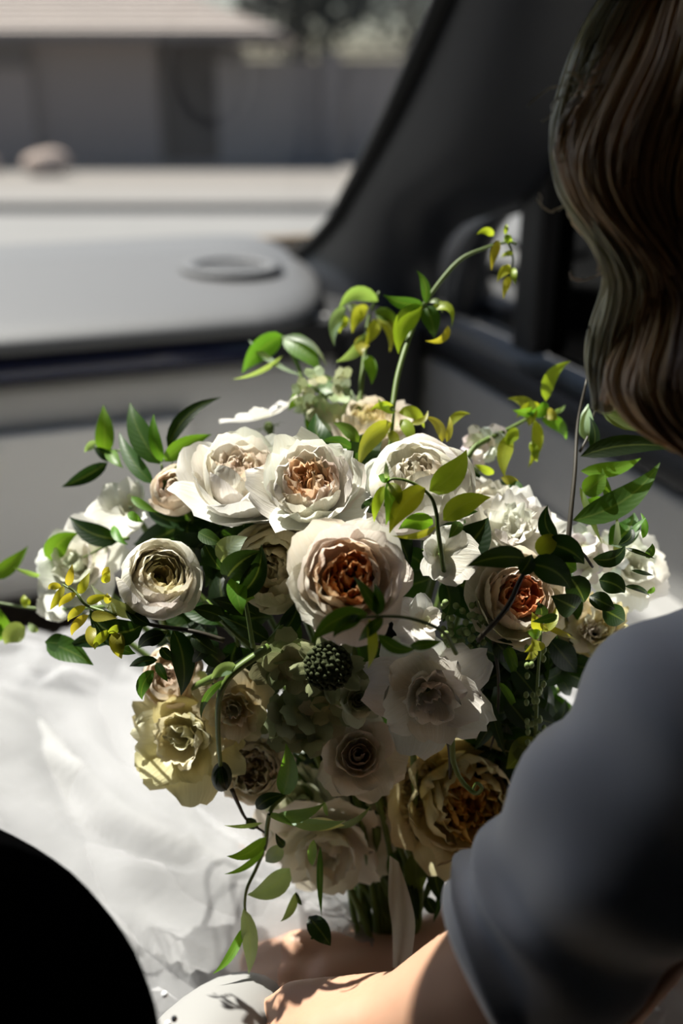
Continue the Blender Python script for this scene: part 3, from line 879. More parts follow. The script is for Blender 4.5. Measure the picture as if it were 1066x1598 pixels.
def bloom(name, label, px, py, d, rpx, lean, layers, seed, spin=0.0, sep=5, back=.55, stem=True):
    rg = random.Random(seed)
    C = PB(px, py, d); Rr = rpx / F * depth_of(px, py, d)
    A = face(px, py, d, lean)
    ax = axes(A, spin)
    base = flower_base(name, C, A, Rr, label, sep, stem, rg, back)
    for ly in layers:
        n = ly['n']
        for k in range(n):
            if 'phis' in ly: phi = R(ly['phis'][k])
            else: phi = 2 * math.pi * (k + ly.get('off', 0) + rg.uniform(-.18, .18) * ly.get('jit', 1)) / n
            j = ly.get('jit', 1)
            a = [R(v + rg.uniform(-6, 6) * j) for v in ly['a']]
            col = ly['c']
            if 'c2' in ly: col = mixc(col, ly['c2'], rg.random())
            col = tuple(min(.92, x * rg.uniform(.96, 1.03)) for x in col)
            ec = C + ax[1] * Rr * (ly.get('ex', 0) + rg.uniform(-1, 1) * ly.get('scat', 0)) + ax[2] * Rr * (ly.get('ey', 0) + rg.uniform(-1, 1) * ly.get('scat', 0))
            petal(base, ec, ax, phi, Rr * ly['L'] * rg.uniform(.93, 1.06), Rr * ly['W'] * rg.uniform(.92, 1.08), a[0], a[1], a[2], Rr * ly.get('r0', .06), Rr * ly.get('z0', -.55), ly.get('ruf', .3), col, rg, ly.get('nu', 9), ly.get('nv', 9), rg.uniform(-1, 1) * ly.get('roll', .3))
    return base

def garden_rose(cin, cmid, cout, core=True, ruf=.30, open_=0):
    return [
        dict(n=5, L=1.52, W=.80, a=(98, 30 + open_, 24 + open_ * 2), c=cout, ruf=ruf, off=.2),
        dict(n=6, L=1.50, W=.72, a=(90, 16 + open_ * .5, 2 + open_), c=cout, ruf=ruf, off=.6),
        dict(n=6, L=1.46, W=.62, a=(80, 8, -22), c=mixc(cout, cmid, .2), ruf=ruf, off=.1),
        dict(n=7, L=1.36, W=.48, a=(68, 4, -26), c=cmid, c2=cout, ruf=ruf * 1.2, off=.5),
        dict(n=8, L=1.22, W=.36, a=(55, 0, -18), c=cmid, c2=cin, ruf=ruf * 1.5, off=.3, scat=.05),
        dict(n=8, L=1.10, W=.30, a=(36, -2, -12), c=cin, c2=cmid, ruf=ruf * 1.9, scat=.10, jit=2.0),
        dict(n=7, L=.98, W=.26, a=(16, -3, -8), c=cin, ruf=ruf * 2.0, scat=.14, jit=2.5),
    ]
def ranunculus():
    o = []
    for i in range(9):
        t = i / 8
        o.append(dict(n=7 if i < 6 else 5, L=1.66 - .62 * t, W=.64 - .40 * t, a=(98 - 62 * t, 4 - 6 * t, -30 - 4 * t), c=mixc(WHITE, (0.84, 0.74, 0.46), t), ruf=.16, off=i * .37, z0=-.62 + .01 * i, nu=7, nv=8))
    o.append(dict(n=5, L=.70, W=.16, a=(16, -6, -40), c=(0.50, 0.52, 0.20), ruf=.1, z0=-.5, nu=5, nv=5))
    return o
def peony_globe(c=WHITE, cin=IVORY):
    return [
        dict(n=5, L=1.80, W=.92, a=(100, 20, -40), c=c, ruf=.14, off=.2),
        dict(n=5, L=1.86, W=.86, a=(90, 6, -62), c=c, ruf=.16, off=.7),
        dict(n=6, L=1.78, W=.66, a=(78, 0, -60), c=c, c2=cin, ruf=.22, off=.4),
        dict(n=7, L=1.50, W=.48, a=(58, -6, -46), c=cin, c2=c, ruf=.4, off=.1),
        dict(n=7, L=1.30, W=.36, a=(32, -8, -30), c=cin, ruf=.5, scat=.1),
        dict(n=5, L=1.15, W=.26, a=(12, -6, -20), c=cin, ruf=.6, scat=.12),
    ]
def ruffled(c, cin, ruf=1.0, n=6):
    return [
        dict(n=n, L=1.35, W=.72, a=(96, 62, 80), c=c, ruf=ruf, off=.2, z0=-.35),
        dict(n=n, L=1.18, W=.64, a=(84, 42, 40), c=c, c2=cin, ruf=ruf * 1.1, off=.6, z0=-.35),
        dict(n=n, L=.98, W=.50, a=(66, 18, 6), c=cin, c2=c, ruf=ruf * 1.3, off=.1, z0=-.35),
        dict(n=5, L=.72, W=.34, a=(36, 4, -8), c=cin, ruf=ruf * 1.5, z0=-.35, scat=.08),
    ]
def spiral_rose(cin, cout):
    return [
        dict(n=5, L=1.42, W=.70, a=(94, 52, 78), c=cout, ruf=.35, off=.1),
        dict(n=5, L=1.32, W=.62, a=(86, 30, 40), c=cout, ruf=.3, off=.55),
        dict(n=5, L=1.18, W=.54, a=(72, 12, 14), c=mixc(cout, cin, .3), ruf=.25, off=.2),
        dict(n=5, L=1.04, W=.44, a=(58, 4, 0), c=mixc(cout, cin, .5), ruf=.22, off=.7),
        dict(n=4, L=.96, W=.36, a=(40, 0, -6), c=mixc(cout, cin, .8), ruf=.2, off=.4),
        dict(n=4, L=.90, W=.28, a=(24, -2, -8), c=cin, ruf=.2, off=.1),
        dict(n=3, L=.86, W=.18, a=(10, -2, -6), c=cin, ruf=.15, off=.5),
    ]
def sweet_pea(c):
    return [
        dict(n=2, phis=(70, 112), L=1.35, W=.78, a=(80, 55, 75), c=c, ruf=.55, z0=-.3),
        dict(n=2, phis=(10, 172), L=1.05, W=.55, a=(78, 50, 62), c=c, ruf=.6, z0=-.3),
        dict(n=2, phis=(-70, -115), L=.95, W=.48, a=(70, 22, 10), c=c, ruf=.4, z0=-.3),
        dict(n=1, phis=(-92,), L=.55, W=.22, a=(50, 0, -20), c=GREENW, ruf=.2, z0=-.3),
    ]

# --- the large blooms, front first
bloom('garden_rose', 'large garden rose with a deep apricot centre in the middle of the bouquet', 543, 905, .575, 88, (.02, .22, 0), garden_rose(APRIC, PEACH, mixc(WHITE, BLUSH, .25)), 11, .4)
bloom('garden_rose', 'garden rose with a coral centre on the right under dark leaves', 808, 935, .605, 72, (.25, .25, 0), garden_rose(CORAL, PEACH, IVORY, ruf=.25), 12, 1.1)
bloom('garden_rose', 'pale blush rose seen from the side at the top left', 377, 752, .625, 84, (.0, .95, .2), garden_rose(BLUSH, mixc(BLUSH, WHITE, .5), WHITE, ruf=.3, open_=12), 13, .2)
bloom('garden_rose', 'white rose with a peach hollow at the top centre', 484, 762, .600, 74, (-.05, .62, 0), garden_rose(PEACH, BLUSH, WHITE, ruf=.5, open_=6), 14, 2.1)
bloom('peony', 'round white closed peony right of the top centre', 654, 764, .625, 82, (-.10, .75, .1), peony_globe(), 15, .5)
bloom('ranunculus', 'white ranunculus with many thin petals on the left', 248, 906, .600, 74, (.15, .42, 0), ranunculus(), 16, .3)
bloom('rose', 'cream yellow rose tucked behind the apricot rose', 432, 888, .630, 66, (-.2, .1, 0), peony_globe(CREAM, CREAM), 17, .9)
bloom('lisianthus', 'crumpled white lisianthus hanging right of centre', 672, 1084, .575, 74, (.1, -.25, 0), ruffled(WHITE, IVORY, .75, 5), 18, .2)
bloom('rose', 'cream rose with a spiral heart below the centre', 560, 1178, .580, 57, (.05, .08, 0), spiral_rose(BLUSH, IVORY), 19, .8)
bloom('lisianthus', 'ruffled white lisianthus in sunlight on the upper right', 800, 826, .625, 62, (.1, .6, 0), ruffled(WHITE, WHITE, .9, 6), 20, .1)
bloom('sweet_pea', 'white sweet pea right of the apricot rose', 688, 862, .585, 48, (.1, .2, 0), sweet_pea(WHITE), 21, .2, sep=4)
bloom('sweet_pea', 'white sweet pea below the other sweet pea', 662, 968, .590, 40, (.2, .3, 0), sweet_pea(WHITE), 22, .7, sep=4)
bloom('sweet_pea', 'white sweet pea behind the left leaves', 200, 785, .660, 52, (-.3, .5, 0), sweet_pea(WHITE), 23, 1.6, sep=4)
bloom('rose', 'white open rose at the far left edge', 122, 880, .655, 60, (-.5, .4, 0), ruffled(WHITE, (0.78, 0.80, 0.66), .5, 5), 24, .4)
bloom('sweet_pea', 'white sweet pea lowest at the far left', 95, 945, .650, 42, (-.4, .0, 0), sweet_pea(WHITE), 25, 2.4, sep=4)
bloom('rose', 'lemon cream ruffled rose at the lower left', 286, 1152, .605, 74, (-.35, -.1, 0), ruffled(LEMON, mixc(LEMON, WHITE, .5), .85, 6), 26, .6)
bloom('lisianthus', 'cream crumpled bloom right of the lemon rose', 365, 1105, .605, 46, (-.1, -.2, 0), ruffled(CREAM, IVORY, .8, 5), 27, 1.2)
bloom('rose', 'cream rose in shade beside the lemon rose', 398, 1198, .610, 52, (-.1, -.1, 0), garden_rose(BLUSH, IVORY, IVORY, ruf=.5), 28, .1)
bloom('rose', 'pale pink rose hidden behind the lemon rose', 275, 1055, .635, 44, (-.5, .1, 0), peony_globe(BLUSH, BLUSH), 29, .7)
bloom('rose', 'large yellow cream rose against the sleeve', 725, 1245, .600, 100, (.25, -.25, 0), garden_rose(AMBER, LEMON, mixc(CREAM, LEMON, .4), ruf=.55, open_=10), 30, .5)
bloom('rose', 'ivory ruffled rose hanging lowest above the hand', 512, 1325, .600, 78, (-.1, -.85, 0), ruffled(IVORY, mixc(IVORY, GREENW, .3), .55, 6), 31, .3)
bloom('rose', 'cream rose out of focus at the back top', 580, 668, .690, 58, (0, 1.0, .3), garden_rose(LEMON, CREAM, IVORY), 32, .8)
bloom('lily', 'white pointed petals at the back left', 412, 642, .700, 48, (-.5, 1.5, .9), [dict(n=5, L=1.5, W=.36, a=(85, 62, 85), c=WHITE, ruf=.3, z0=-.2)], 33, .3)
bloom('lisianthus', 'white ruffled bloom at the far right', 985, 885, .640, 52, (.5, .3, 0), ruffled(WHITE, mixc(WHITE, GREENW, .4), .6, 5), 34, .3)
bloom('carnation', 'fringed cream yellow bloom beside the sleeve', 930, 985, .620, 44, (.1, .4, 0), ruffled(LEMON, IVORY, 1.2, 8), 35, .3)
bloom('rose', 'small blush rosebud left of the top roses', 278, 768, .645, 38, (-.3, .5, 0), peony_globe(mixc(BLUSH, IVORY, .5), BLUSH), 36, .2)
bloom('lisianthus', 'small green white lisianthus bud above the spiral rose', 560, 1092, .585, 30, (.1, .1, 0), spiral_rose(GREENW, mixc(GREENW, IVORY, .4)), 37, .2)
bloom('rose', 'white petals at the back right behind the ruffled bloom', 762, 790, .650, 45, (.2, .6, 0), ruffled(WHITE, IVORY, .8, 6), 38, .9)
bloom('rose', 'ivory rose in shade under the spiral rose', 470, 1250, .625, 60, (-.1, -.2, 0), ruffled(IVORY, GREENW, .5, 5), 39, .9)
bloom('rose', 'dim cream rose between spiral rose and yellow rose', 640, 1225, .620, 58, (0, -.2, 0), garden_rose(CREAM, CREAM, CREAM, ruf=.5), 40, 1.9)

# scabiosa with a beaded heart, and hydrangea florets
sc = bloom('scabiosa', 'green scabiosa head with pale outer petals near the centre', 512, 1040, .585, 34, (0, .1, 0),
           [dict(n=8, L=1.4, W=.42, a=(92, 80, 84), c=(0.36, 0.39, 0.20), ruf=.6, z0=-.1, r0=.25)], 41)
Cs = PB(512, 1040, .582); axs = axes(face(512, 1040, .582))
bd = MB()
for i in range(70):
    z = 1 - i / 70 * .95; q = i * 2.39996; rr = math.sqrt(max(0, 1 - z * z))
    bd.ellipsoid(Cs + (axs[1] * math.cos(q) * rr + axs[2] * math.sin(q) * rr) * .0125 + axs[0] * (z * .009), .0013, .0013, .0016, axs, 6, 5)
bd.ellipsoid(Cs - axs[0] * .004, .0135, .0135, .011, (axs[1], axs[2], axs[0]), 16, 10)
o = bd.build('seed_beads', plain('dark_green_beads', (0.055, 0.065, 0.03), .8, spec=.1), sc); o['kind'] = 'stuff'
def floret_cluster(name, label, px, py, d, rpx, n, fr, col, seed, petals=4):
    rg = random.Random(seed)
    C = PB(px, py, d); A = face(px, py, d); Rr = rpx / F * depth_of(px, py, d)
    base = flower_base(name, C, A, Rr, label, 4, True, rg, .8)
    for i in range(n):
        a = rg.random() * 6.28; q = math.sqrt(rg.random()) * Rr
        c = C + CAM_R * (q * math.cos(a)) + CAM_U * (q * math.sin(a)) + A * (math.sqrt(max(0, Rr * Rr - q * q)) * .6 - .3 * Rr)
        ax = axes((A + Vector((rg.gauss(0, .4), rg.gauss(0, .4), rg.gauss(0, .4)))).normalized(), rg.random() * 6)
        for k in range(petals):
            petal(base, c, ax, k * 2 * math.pi / petals + rg.uniform(-.2, .2), fr * F and fr, fr * .55, R(88), R(70 + rg.uniform(-10, 15)), R(80), fr * .08, 0, .5, tuple(x * rg.uniform(.9, 1.08) for x in col), rg, 5, 4)
    return base
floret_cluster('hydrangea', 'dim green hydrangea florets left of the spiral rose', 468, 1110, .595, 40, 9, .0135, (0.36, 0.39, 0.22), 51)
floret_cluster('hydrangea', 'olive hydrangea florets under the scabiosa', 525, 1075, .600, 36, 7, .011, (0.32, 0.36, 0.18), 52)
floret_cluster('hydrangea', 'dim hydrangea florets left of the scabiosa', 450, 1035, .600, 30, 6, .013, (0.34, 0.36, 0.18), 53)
floret_cluster('stock', 'small white stock florets at the right edge', 925, 868, .620, 36, 12, .0085, WHITE, 54)
floret_cluster('stock', 'small white stock florets at the upper right', 755, 690, .660, 26, 8, .008, WHITE, 55)
floret_cluster('white_filler', 'tiny pale florets at the back top', 505, 615, .690, 40, 12, .008, (0.62, 0.70, 0.42), 56)

# ------------------------------------------------------------------ greenery
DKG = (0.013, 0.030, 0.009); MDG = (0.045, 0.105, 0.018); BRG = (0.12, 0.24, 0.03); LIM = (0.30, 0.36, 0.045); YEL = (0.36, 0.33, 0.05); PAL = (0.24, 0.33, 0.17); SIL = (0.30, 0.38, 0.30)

def leaf(parent, a, c, wpx, col, bend=0.0, dep=0.0, roll=0.0, twist=0.0, fold=.22, shape=0.0, name='leaf', nv=9):
    """a, c = (px, py, depth) of base and tip; bend = image sag in px, dep = depth sag in m, roll turns the blade about its length"""
    A_, B_ = PB(*a), PB(*c)
    dm = (a[2] + c[2]) / 2
    d2 = Vector((c[0] - a[0], c[1] - a[1]))
    perp = Vector((-d2.y, d2.x)); perp = perp.normalized() if perp.length else Vector((1, 0))
    M = (A_ + B_) / 2 + (CAM_R * perp.x - CAM_U * perp.y) * (bend / F * dm * 1.0) - CAM_F * dep
    ctrl = 2 * M - (A_ + B_) / 2
    w = wpx / F * dm / 2
    verts, uvs = [], []
    us = (-1, -.5, 0, .5, 1)
    for i in range(nv + 1):
        t = i / nv
        p = A_ * (1 - t) ** 2 + ctrl * (2 * t * (1 - t)) + B_ * t * t
        tg = ((ctrl - A_) * (1 - t) + (B_ - ctrl) * t).normalized()
        cm = (CAM - p).normalized()
        s = tg.cross(cm)
        if s.length < 1e-4: s = CAM_R.copy()
        s.normalize(); nn = s.cross(tg)
        ro = R(roll + twist * t)
        s2 = s * math.cos(ro) + nn * math.sin(ro); n2 = nn * math.cos(ro) - s * math.sin(ro)
        tt = t ** (0.78 - shape * .3)
        wd = w * max(.02, (t ** .72) * ((1 - t) ** 1.18) / .292)
        for u in us:
            verts.append(p + s2 * (u * wd) + n2 * (fold * wd * abs(u) ** 1.3 + .05 * wd * math.sin(9 * t + u)))
            uvs.append((.5 + u / 2, t))
    nc = 5
    faces = [(i * nc + j, i * nc + j + 1, (i + 1) * nc + j + 1, (i + 1) * nc + j) for i in range(nv) for j in range(nc - 1)]
    return mesh_obj(name, verts, faces, LEAF, parent, None, uvs, True, col)

def sprig(name, label, pts, rpx, mat, leaves, taper=True):
    """a stem through pixel points with leaves: (bx, by, tx, ty, width, colour, bend, roll, dep, twist)"""
    pp = catmull([PB(*p) for p in pts], 6)
    dm = sum(p[2] for p in pts) / len(pts)
    r = rpx / F * dm
    rad = [r * (1 - .55 * i / (len(pp) - 1)) if taper else r for i in range(len(pp))]
    st = MB().tube(pp, rad, 6).build(name, mat, bouquet, origin=pp[0])
    if label: st['label'] = label
    for lf in leaves:
        bx, by, tx, ty, w, col = lf[:6]
        bend = lf[6] if len(lf) > 6 else 0; roll = lf[7] if len(lf) > 7 else 0; dep = lf[8] if len(lf) > 8 else .004; tw = lf[9] if len(lf) > 9 else 0
        # depth from the nearest stem point
        best = min(pts, key=lambda p: (p[0] - bx) ** 2 + (p[1] - by) ** 2)[2]
        rg = random.Random(int(bx * 7 + by * 13 + tx))
        leaf(st, (bx, by, best), (tx, ty, best + rg.uniform(-.012, .008)), w, tuple(x * rg.uniform(.88, 1.12) for x in col), bend, dep, roll, tw)
    return st

# tall jasmine shoot
sprig('jasmine_shoot', 'tall thin jasmine shoot rising above the blooms', [(612, 640, .64), (622, 580, .642), (645, 510, .645), (672, 460, .645), (715, 408, .648), (755, 388, .65), (792, 378, .652), (806, 380, .652)], 4.5, STEM, [
    (660, 474, 598, 460, 22, MDG, -8, 10), (664, 474, 650, 422, 16, MDG, 6, 20), (660, 478, 622, 552, 34, LIM, 14, 10), (664, 478, 678, 528, 30, MDG, -2, 0),
    (668, 472, 690, 488, 10, PAL, -8, 40), (672, 480, 704, 512, 20, LIM, -16, 30, .004, 40), (700, 508, 664, 532, 14, YEL, -12, 30),
    (770, 368, 744, 366, 13, LIM, 4, 0), (780, 376, 767, 422, 15, YEL, 4, 20), (786, 372, 798, 380, 14, LIM, 0, 0), (788, 366, 790, 350, 7, LIM, 0, 0),
    (800, 398, 782, 402, 9, LIM, 2, 0), (798, 418, 776, 440, 16, YEL, 4, 0), (800, 418, 804, 444, 12, LIM, 2, 0), (796, 432, 786, 466, 13, YEL, 3, 10)])
sprig('jasmine_tip', None, [(792, 378, .652), (800, 398, .652), (799, 420, .652), (793, 440, .652)], 2.0, STEM, [])
# curled cluster behind it
sprig('jasmine_shoot', 'curled jasmine cluster at the back left of the tall shoot', [(560, 640, .69), (568, 560, .69), (575, 500, .69), (592, 455, .685)], 4.5, STEM, [
    (590, 470, 528, 485, 24, PAL, 18, 10), (540, 480, 522, 540, 22, SIL, 10, 20), (575, 480, 550, 520, 24, YEL, 8, 20), (585, 485, 612, 530, 26, BRG, -10, 10), (588, 490, 608, 550, 22, LIM, -10, 30),
    (575, 520, 524, 565, 22, PAL, -8, 20), (572, 530, 566, 556, 24, YEL, 6, 0), (570, 555, 580, 600, 20, BRG, -4, 10), (560, 500, 540, 475, 18, SIL, 4, 0), (545, 500, 530, 520, 20, LIM, 6, 0), (590, 500, 570, 540, 22, YEL, 0, 20)])
# pale lancets, back left
sprig('jasmine_shoot', 'pale arching leaves at the back above the white lily', [(478, 640, .70), (468, 580, .70), (448, 540, .70), (440, 525, .70)], 4, STEM, [
    (442, 524, 378, 582, 36, BRG, 6, 10), (444, 526, 500, 580, 38, BRG, -4, 20), (440, 526, 510, 572, 12, SIL, -14, 30), (388, 530, 478, 588, 12, SIL, 10, 40), (440, 556, 362, 592, 10, PAL, -8, 40),
    (480, 620, 500, 680, 22, MDG, 4, 10), (485, 600, 520, 590, 22, PAL, 0, 20), (475, 610, 450, 640, 20, BRG, 0, 10), (490, 630, 480, 680, 20, BRG, 0, 0), (500, 600, 540, 625, 22, PAL, 0, 20), (520, 600, 560, 630, 20, SIL, 0, 20), (505, 580, 480, 605, 18, PAL, 0, 20)])
# leaf rosette over the back cream rose
sprig('jasmine_shoot', 'lime leaves drooping over the back cream rose', [(606, 720, .645), (612, 670, .645), (615, 640, .645)], 4, STEM, [
    (618, 642, 590, 622, 12, LIM, -6, 0), (616, 645, 578, 640, 16, LIM, 8, 10), (622, 644, 662, 668, 20, LIM, -10, 20), (612, 660, 560, 730, 30, YEL, 12, 20), (625, 655, 642, 695, 20, LIM, -4, 10), (606, 672, 617, 706, 16, YEL, -4, 10),
    (640, 660, 668, 640, 10, YEL, 8, 20), (690, 690, 660, 650, 16, YEL, 10, 20), (700, 668, 734, 646, 14, LIM, -8, 10), (697, 690, 702, 650, 12, YEL, 2, 30), (560, 690, 520, 660, 20, BRG, 4, 10), (548, 700, 500, 690, 22, MDG, 4, 10)])
# left spray
sprig('jasmine_spray', 'spray of fresh green leaves above the left roses', [(262, 800, .645), (255, 745, .648), (252, 725, .65)], 4, STEM, [
    (250, 724, 203, 628, 40, MDG, -6, 6), (254, 722, 240, 646, 20, BRG, -4, 0), (262, 700, 345, 620, 24, DKG, -14, 20), (256, 720, 330, 678, 28, BRG, -4, 0), (268, 738, 335, 704, 22, BRG, 4, 10), (240, 755, 186, 674, 26, MDG, -6, 0),
    (248, 760, 262, 770, 20, DKG, 0, 0), (258, 780, 270, 720, 16, MDG, 0, 10)])
sprig('jasmine_spray', 'small leaf sprig left of the green spray', [(240, 720, .655), (200, 705, .655), (160, 702, .655)], 3, STEM, [
    (162, 712, 161, 632, 30, BRG, 4, 0), (180, 718, 146, 698, 18, DKG, 0, 10), (170, 700, 192, 730, 20, BRG, 2, 10), (168, 722, 96, 760, 24, DKG, -4, 0), (150, 690, 132, 706, 14, SIL, 0, 20)])
sprig('jasmine_spray', 'two leaves on the left above the far left rose', [(200, 840, .64), (180, 845, .645), (130, 870, .65)], 3, STEM, [
    (188, 842, 108, 806, 34, DKG, -8, 0), (80, 875, 122, 832, 36, BRG, -8, 0), (200, 800, 225, 815, 14, BRG, 0, 0), (178, 820, 200, 850, 14, BRG, 4, 0), (205, 775, 250, 800, 14, BRG, 2, 0)])
sprig('jasmine_vine', 'thin green vine reaching out of the left edge', [(185, 945, .63), (120, 950, .64), (60, 950, .65), (-20, 938, .66)], 4, STEM, [
    (-10, 900, 44, 852, 26, BRG, 6, 10), (0, 1000, -4, 945, 44, BRG, 0, 0), (-30, 950, 12, 990, 40, BRG, 6, 0), (40, 980, 8, 1005, 34, PAL, 4, 0), (70, 900, 20, 885, 10, PAL, 0, 40), (60, 985, 45, 972, 12, PAL, 0, 10), (45, 945, 38, 928, 14, LIM, 0, 0)])
# yellow pinnate sprig
sprig('nandina_sprig', 'yellow green pinnate sprig in front of the left tulle', [(182, 960, .575), (136, 945, .573), (118, 925, .572), (98, 912, .572)], 3, STEM, [
    (106, 914, 113, 880, 13, YEL, 3, 0), (100, 914, 78, 952, 13, YEL, -3, 0), (96, 916, 76, 920, 12, YEL, 4, 0), (120, 926, 92, 948, 13, YEL, 3, 20), (122, 926, 140, 893, 15, YEL, 3, 0), (136, 942, 172, 930, 14, YEL, -3, 0),
    (134, 946, 106, 970, 14, YEL, 3, 10), (138, 960, 112, 992, 15, YEL, 4, 10), (142, 962, 184, 965, 18, YEL, -3, 0), (145, 975, 148, 1012, 17, YEL, 2, 0), (172, 985, 148, 1014, 16, LIM, 4, 20), (182, 985, 190, 1028, 24, YEL, 0, 0),
    (165, 910, 172, 890, 14, YEL, 0, 0), (170, 885, 168, 905, 12, YEL, 2, 20), (172, 940, 168, 925, 12, YEL, 0, 0), (185, 975, 170, 995, 14, LIM, 0, 20)])
sprig('jasmine_vine', 'dark jasmine vine below the ranunculus', [(350, 1000, .595), (300, 985, .59), (232, 974, .585), (195, 955, .582)], 4.5, STEM_DARK, [
    (224, 975, 140, 950, 44, DKG, -22, 10), (232, 960, 142, 912, 22, SIL, -10, 10), (236, 975, 200, 922, 20, DKG, -10, 0), (270, 982, 282, 1086, 36, DKG, -12, 10), (258, 990, 216, 1012, 24, DKG, 6, 10), (252, 1010, 272, 1030, 16, DKG, 0, 0),
    (246, 1030, 202, 1040, 16, DKG, 4, 0), (244, 1034, 262, 1064, 14, MDG, -2, 0), (240, 1046, 222, 1092, 22, MDG, 6, 0), (230, 1000, 262, 985, 24, DKG, 0, 10), (300, 990, 340, 1020, 26, DKG, 0, 10), (330, 1000, 300, 1035, 20, DKG, 0, 10), (180, 1000, 212, 1020, 22, MDG, 2, 20)])
sprig('jasmine_vine', 'glossy green leaf pair over the tulle on the left', [(200, 1005, .61), (150, 1005, .615), (120, 1010, .615)], 3, STEM, [
    (110, 1006, 70, 1002, 30, MDG, 2, 0), (72, 1002, 146, 1038, 40, MDG, -6, 0), (176, 1000, 108, 1008, 24, DKG, 6, 0)])
# centre left: bud pods and dark leaves
sprig('sweet_pea_pod', 'green folded bud beside a dark leaf in the centre left', [(395, 1010, .60), (385, 950, .595), (378, 920, .59)], 4, STEM, [
    (366, 900, 378, 960, 30, BRG, 0, 10), (372, 930, 408, 850, 34, DKG, 12, 10), (352, 905, 408, 860, 40, DKG, -6, 0), (346, 878, 386, 838, 38, SIL, -6, 20), (320, 850, 345, 890, 26, DKG, 0, 0), (310, 830, 350, 850, 22, MDG, 0, 0), (388, 918, 380, 945, 30, BRG, 0, 40)])
sprig('green_stalk', 'thick green stalks crossing in the shade left of centre', [(300, 1075, .625), (400, 1020, .615), (450, 965, .615), (480, 930, .62)], 7, STEM, [
    (420, 1000, 340, 960, 30, DKG, 4, 0), (440, 990, 470, 930, 30, DKG, 4, 10), (350, 1040, 300, 1000, 30, DKG, 4, 10), (400, 960, 330, 935, 28, DKG, 4, 10), (360, 1020, 320, 1050, 22, DKG, 0, 0)])
sprig('green_stalk', None, [(320, 940, .625), (365, 985, .62), (400, 1020, .62), (420, 1060, .63)], 6, STEM, [(350, 965, 300, 950, 24, DKG, 4, 0)])
# lime arching sprig over the peony
sprig('jasmine_sprig', 'arching lime sprig across the white peony', [(694, 900, .585), (684, 830, .575), (681, 800, .572), (672, 775, .57), (650, 757, .568), (625, 748, .567), (606, 752, .567), (600, 790, .568)], 3.6, STEM, [
    (670, 766, 728, 702, 40, LIM, 8, 6), (664, 762, 608, 832, 34, LIM, 10, 10), (692, 812, 766, 776, 34, LIM, -8, 6), (600, 758, 584, 815, 16, LIM, 4, 10), (606, 752, 602, 820, 20, BRG, -3, 30), (607, 750, 590, 742, 14, BRG, 0, 0), (603, 748, 602, 720, 8, SIL, 0, 0),
    (676, 818, 622, 826, 26, BRG, 8, 10), (680, 822, 612, 836, 12, LIM, -6, 30), (706, 808, 746, 798, 12, MDG, -2, 10), (718, 814, 700, 840, 18, MDG, 0, 0), (604, 755, 622, 790, 18, LIM, -6, 20)])
sprig('dark_leaf', 'broad dark green leaf right of the sweet pea', [(705, 880, .60), (715, 850, .60)], 3, STEM, [(706, 872, 762, 808, 56, DKG, 4, 0), (575, 800, 582, 776, 26, DKG, 0, 0), (712, 812, 706, 850, 8, PAL, 0, 0)])
# sprig in front of the apricot rose
sprig('jasmine_sprig', 'green sprig hanging in front of the apricot rose', [(712, 1020, .555), (690, 985, .55), (640, 965, .545), (590, 962, .543), (560, 965, .543)], 3.4, STEM, [
    (590, 958, 552, 900, 18, MDG, 3, 0), (588, 960, 584, 910, 18, MDG, 4, 0), (574, 958, 486, 1004, 30, MDG, 14, 6), (565, 965, 520, 995, 20, MDG, 8, 10), (576, 966, 574, 1044, 16, LIM, -6, 0), (590, 990, 650, 1012, 20, MDG, 8, 20), (640, 1008, 690, 1000, 16, MDG, 0, 10), (598, 965, 560, 1000, 18, MDG, 2, 0)])
# right: curly lime sprig
sprig('jasmine_shoot', 'curly lime green shoot at the upper right', [(725, 720, .65), (745, 695, .652), (790, 672, .655), (830, 650, .657)], 5.5, STEM, [
    (852, 626, 890, 564, 22, LIM, -14, 0), (855, 630, 820, 645, 22, BRG, -6, 20), (826, 665, 792, 622, 24, LIM, 16, 10), (845, 640, 806, 652, 20, LIM, 8, 0), (835, 655, 824, 730, 20, LIM, -6, 20), (845, 655, 884, 686, 22, BRG, -8, 10), (855, 645, 882, 632, 8, PAL, 4, 0),
    (850, 640, 870, 655, 18, YEL, 2, 0), (800, 680, 788, 745, 26, LIM, 10, 20), (810, 672, 786, 700, 20, LIM, 4, 10), (835, 640, 800, 640, 16, BRG, -4, 20), (782, 745, 812, 775, 16, YEL, -6, 0), (770, 740, 740, 725, 14, LIM, 0, 20), (795, 750, 812, 790, 20, MDG, -4, 10), (828, 690, 838, 722, 14, LIM, 0, 10)])
# right tall stem with broad leaves
sprig('dark_branch', 'tall dark stem with long broad leaves at the right', [(884, 900, .60), (888, 830, .60), (897, 740, .602), (902, 660, .605), (916, 592, .61)], 5, STEM_DARK, [
    (906, 712, 1058, 702, 34, DKG, -12, 10, .004, 20), (894, 812, 1030, 722, 44, MDG, 16, 10), (938, 640, 1050, 640, 34, (0.10, 0.12, 0.06), 18, 10), (924, 690, 918, 630, 30, SIL, -8, 30), (940, 645, 985, 600, 22, SIL, -6, 30), (924, 706, 920, 650, 18, DKG, 4, 20),
    (906, 735, 1000, 715, 26, BRG, 8, 20), (910, 770, 945, 740, 34, BRG, 0, 0), (915, 780, 962, 790, 30, BRG, 6, 10), (955, 790, 940, 730, 14, BRG, -4, 10), (960, 880, 962, 800, 12, PAL, 0, 20), (950, 850, 990, 800, 44, MDG, 6, 20), (905, 760, 940, 850, 12, PAL, 4, 20)])
sprig('dark_branch', None, [(905, 705, .605), (918, 680, .605), (926, 650, .607), (938, 610, .61)], 2.6, STEM_DARK, [])
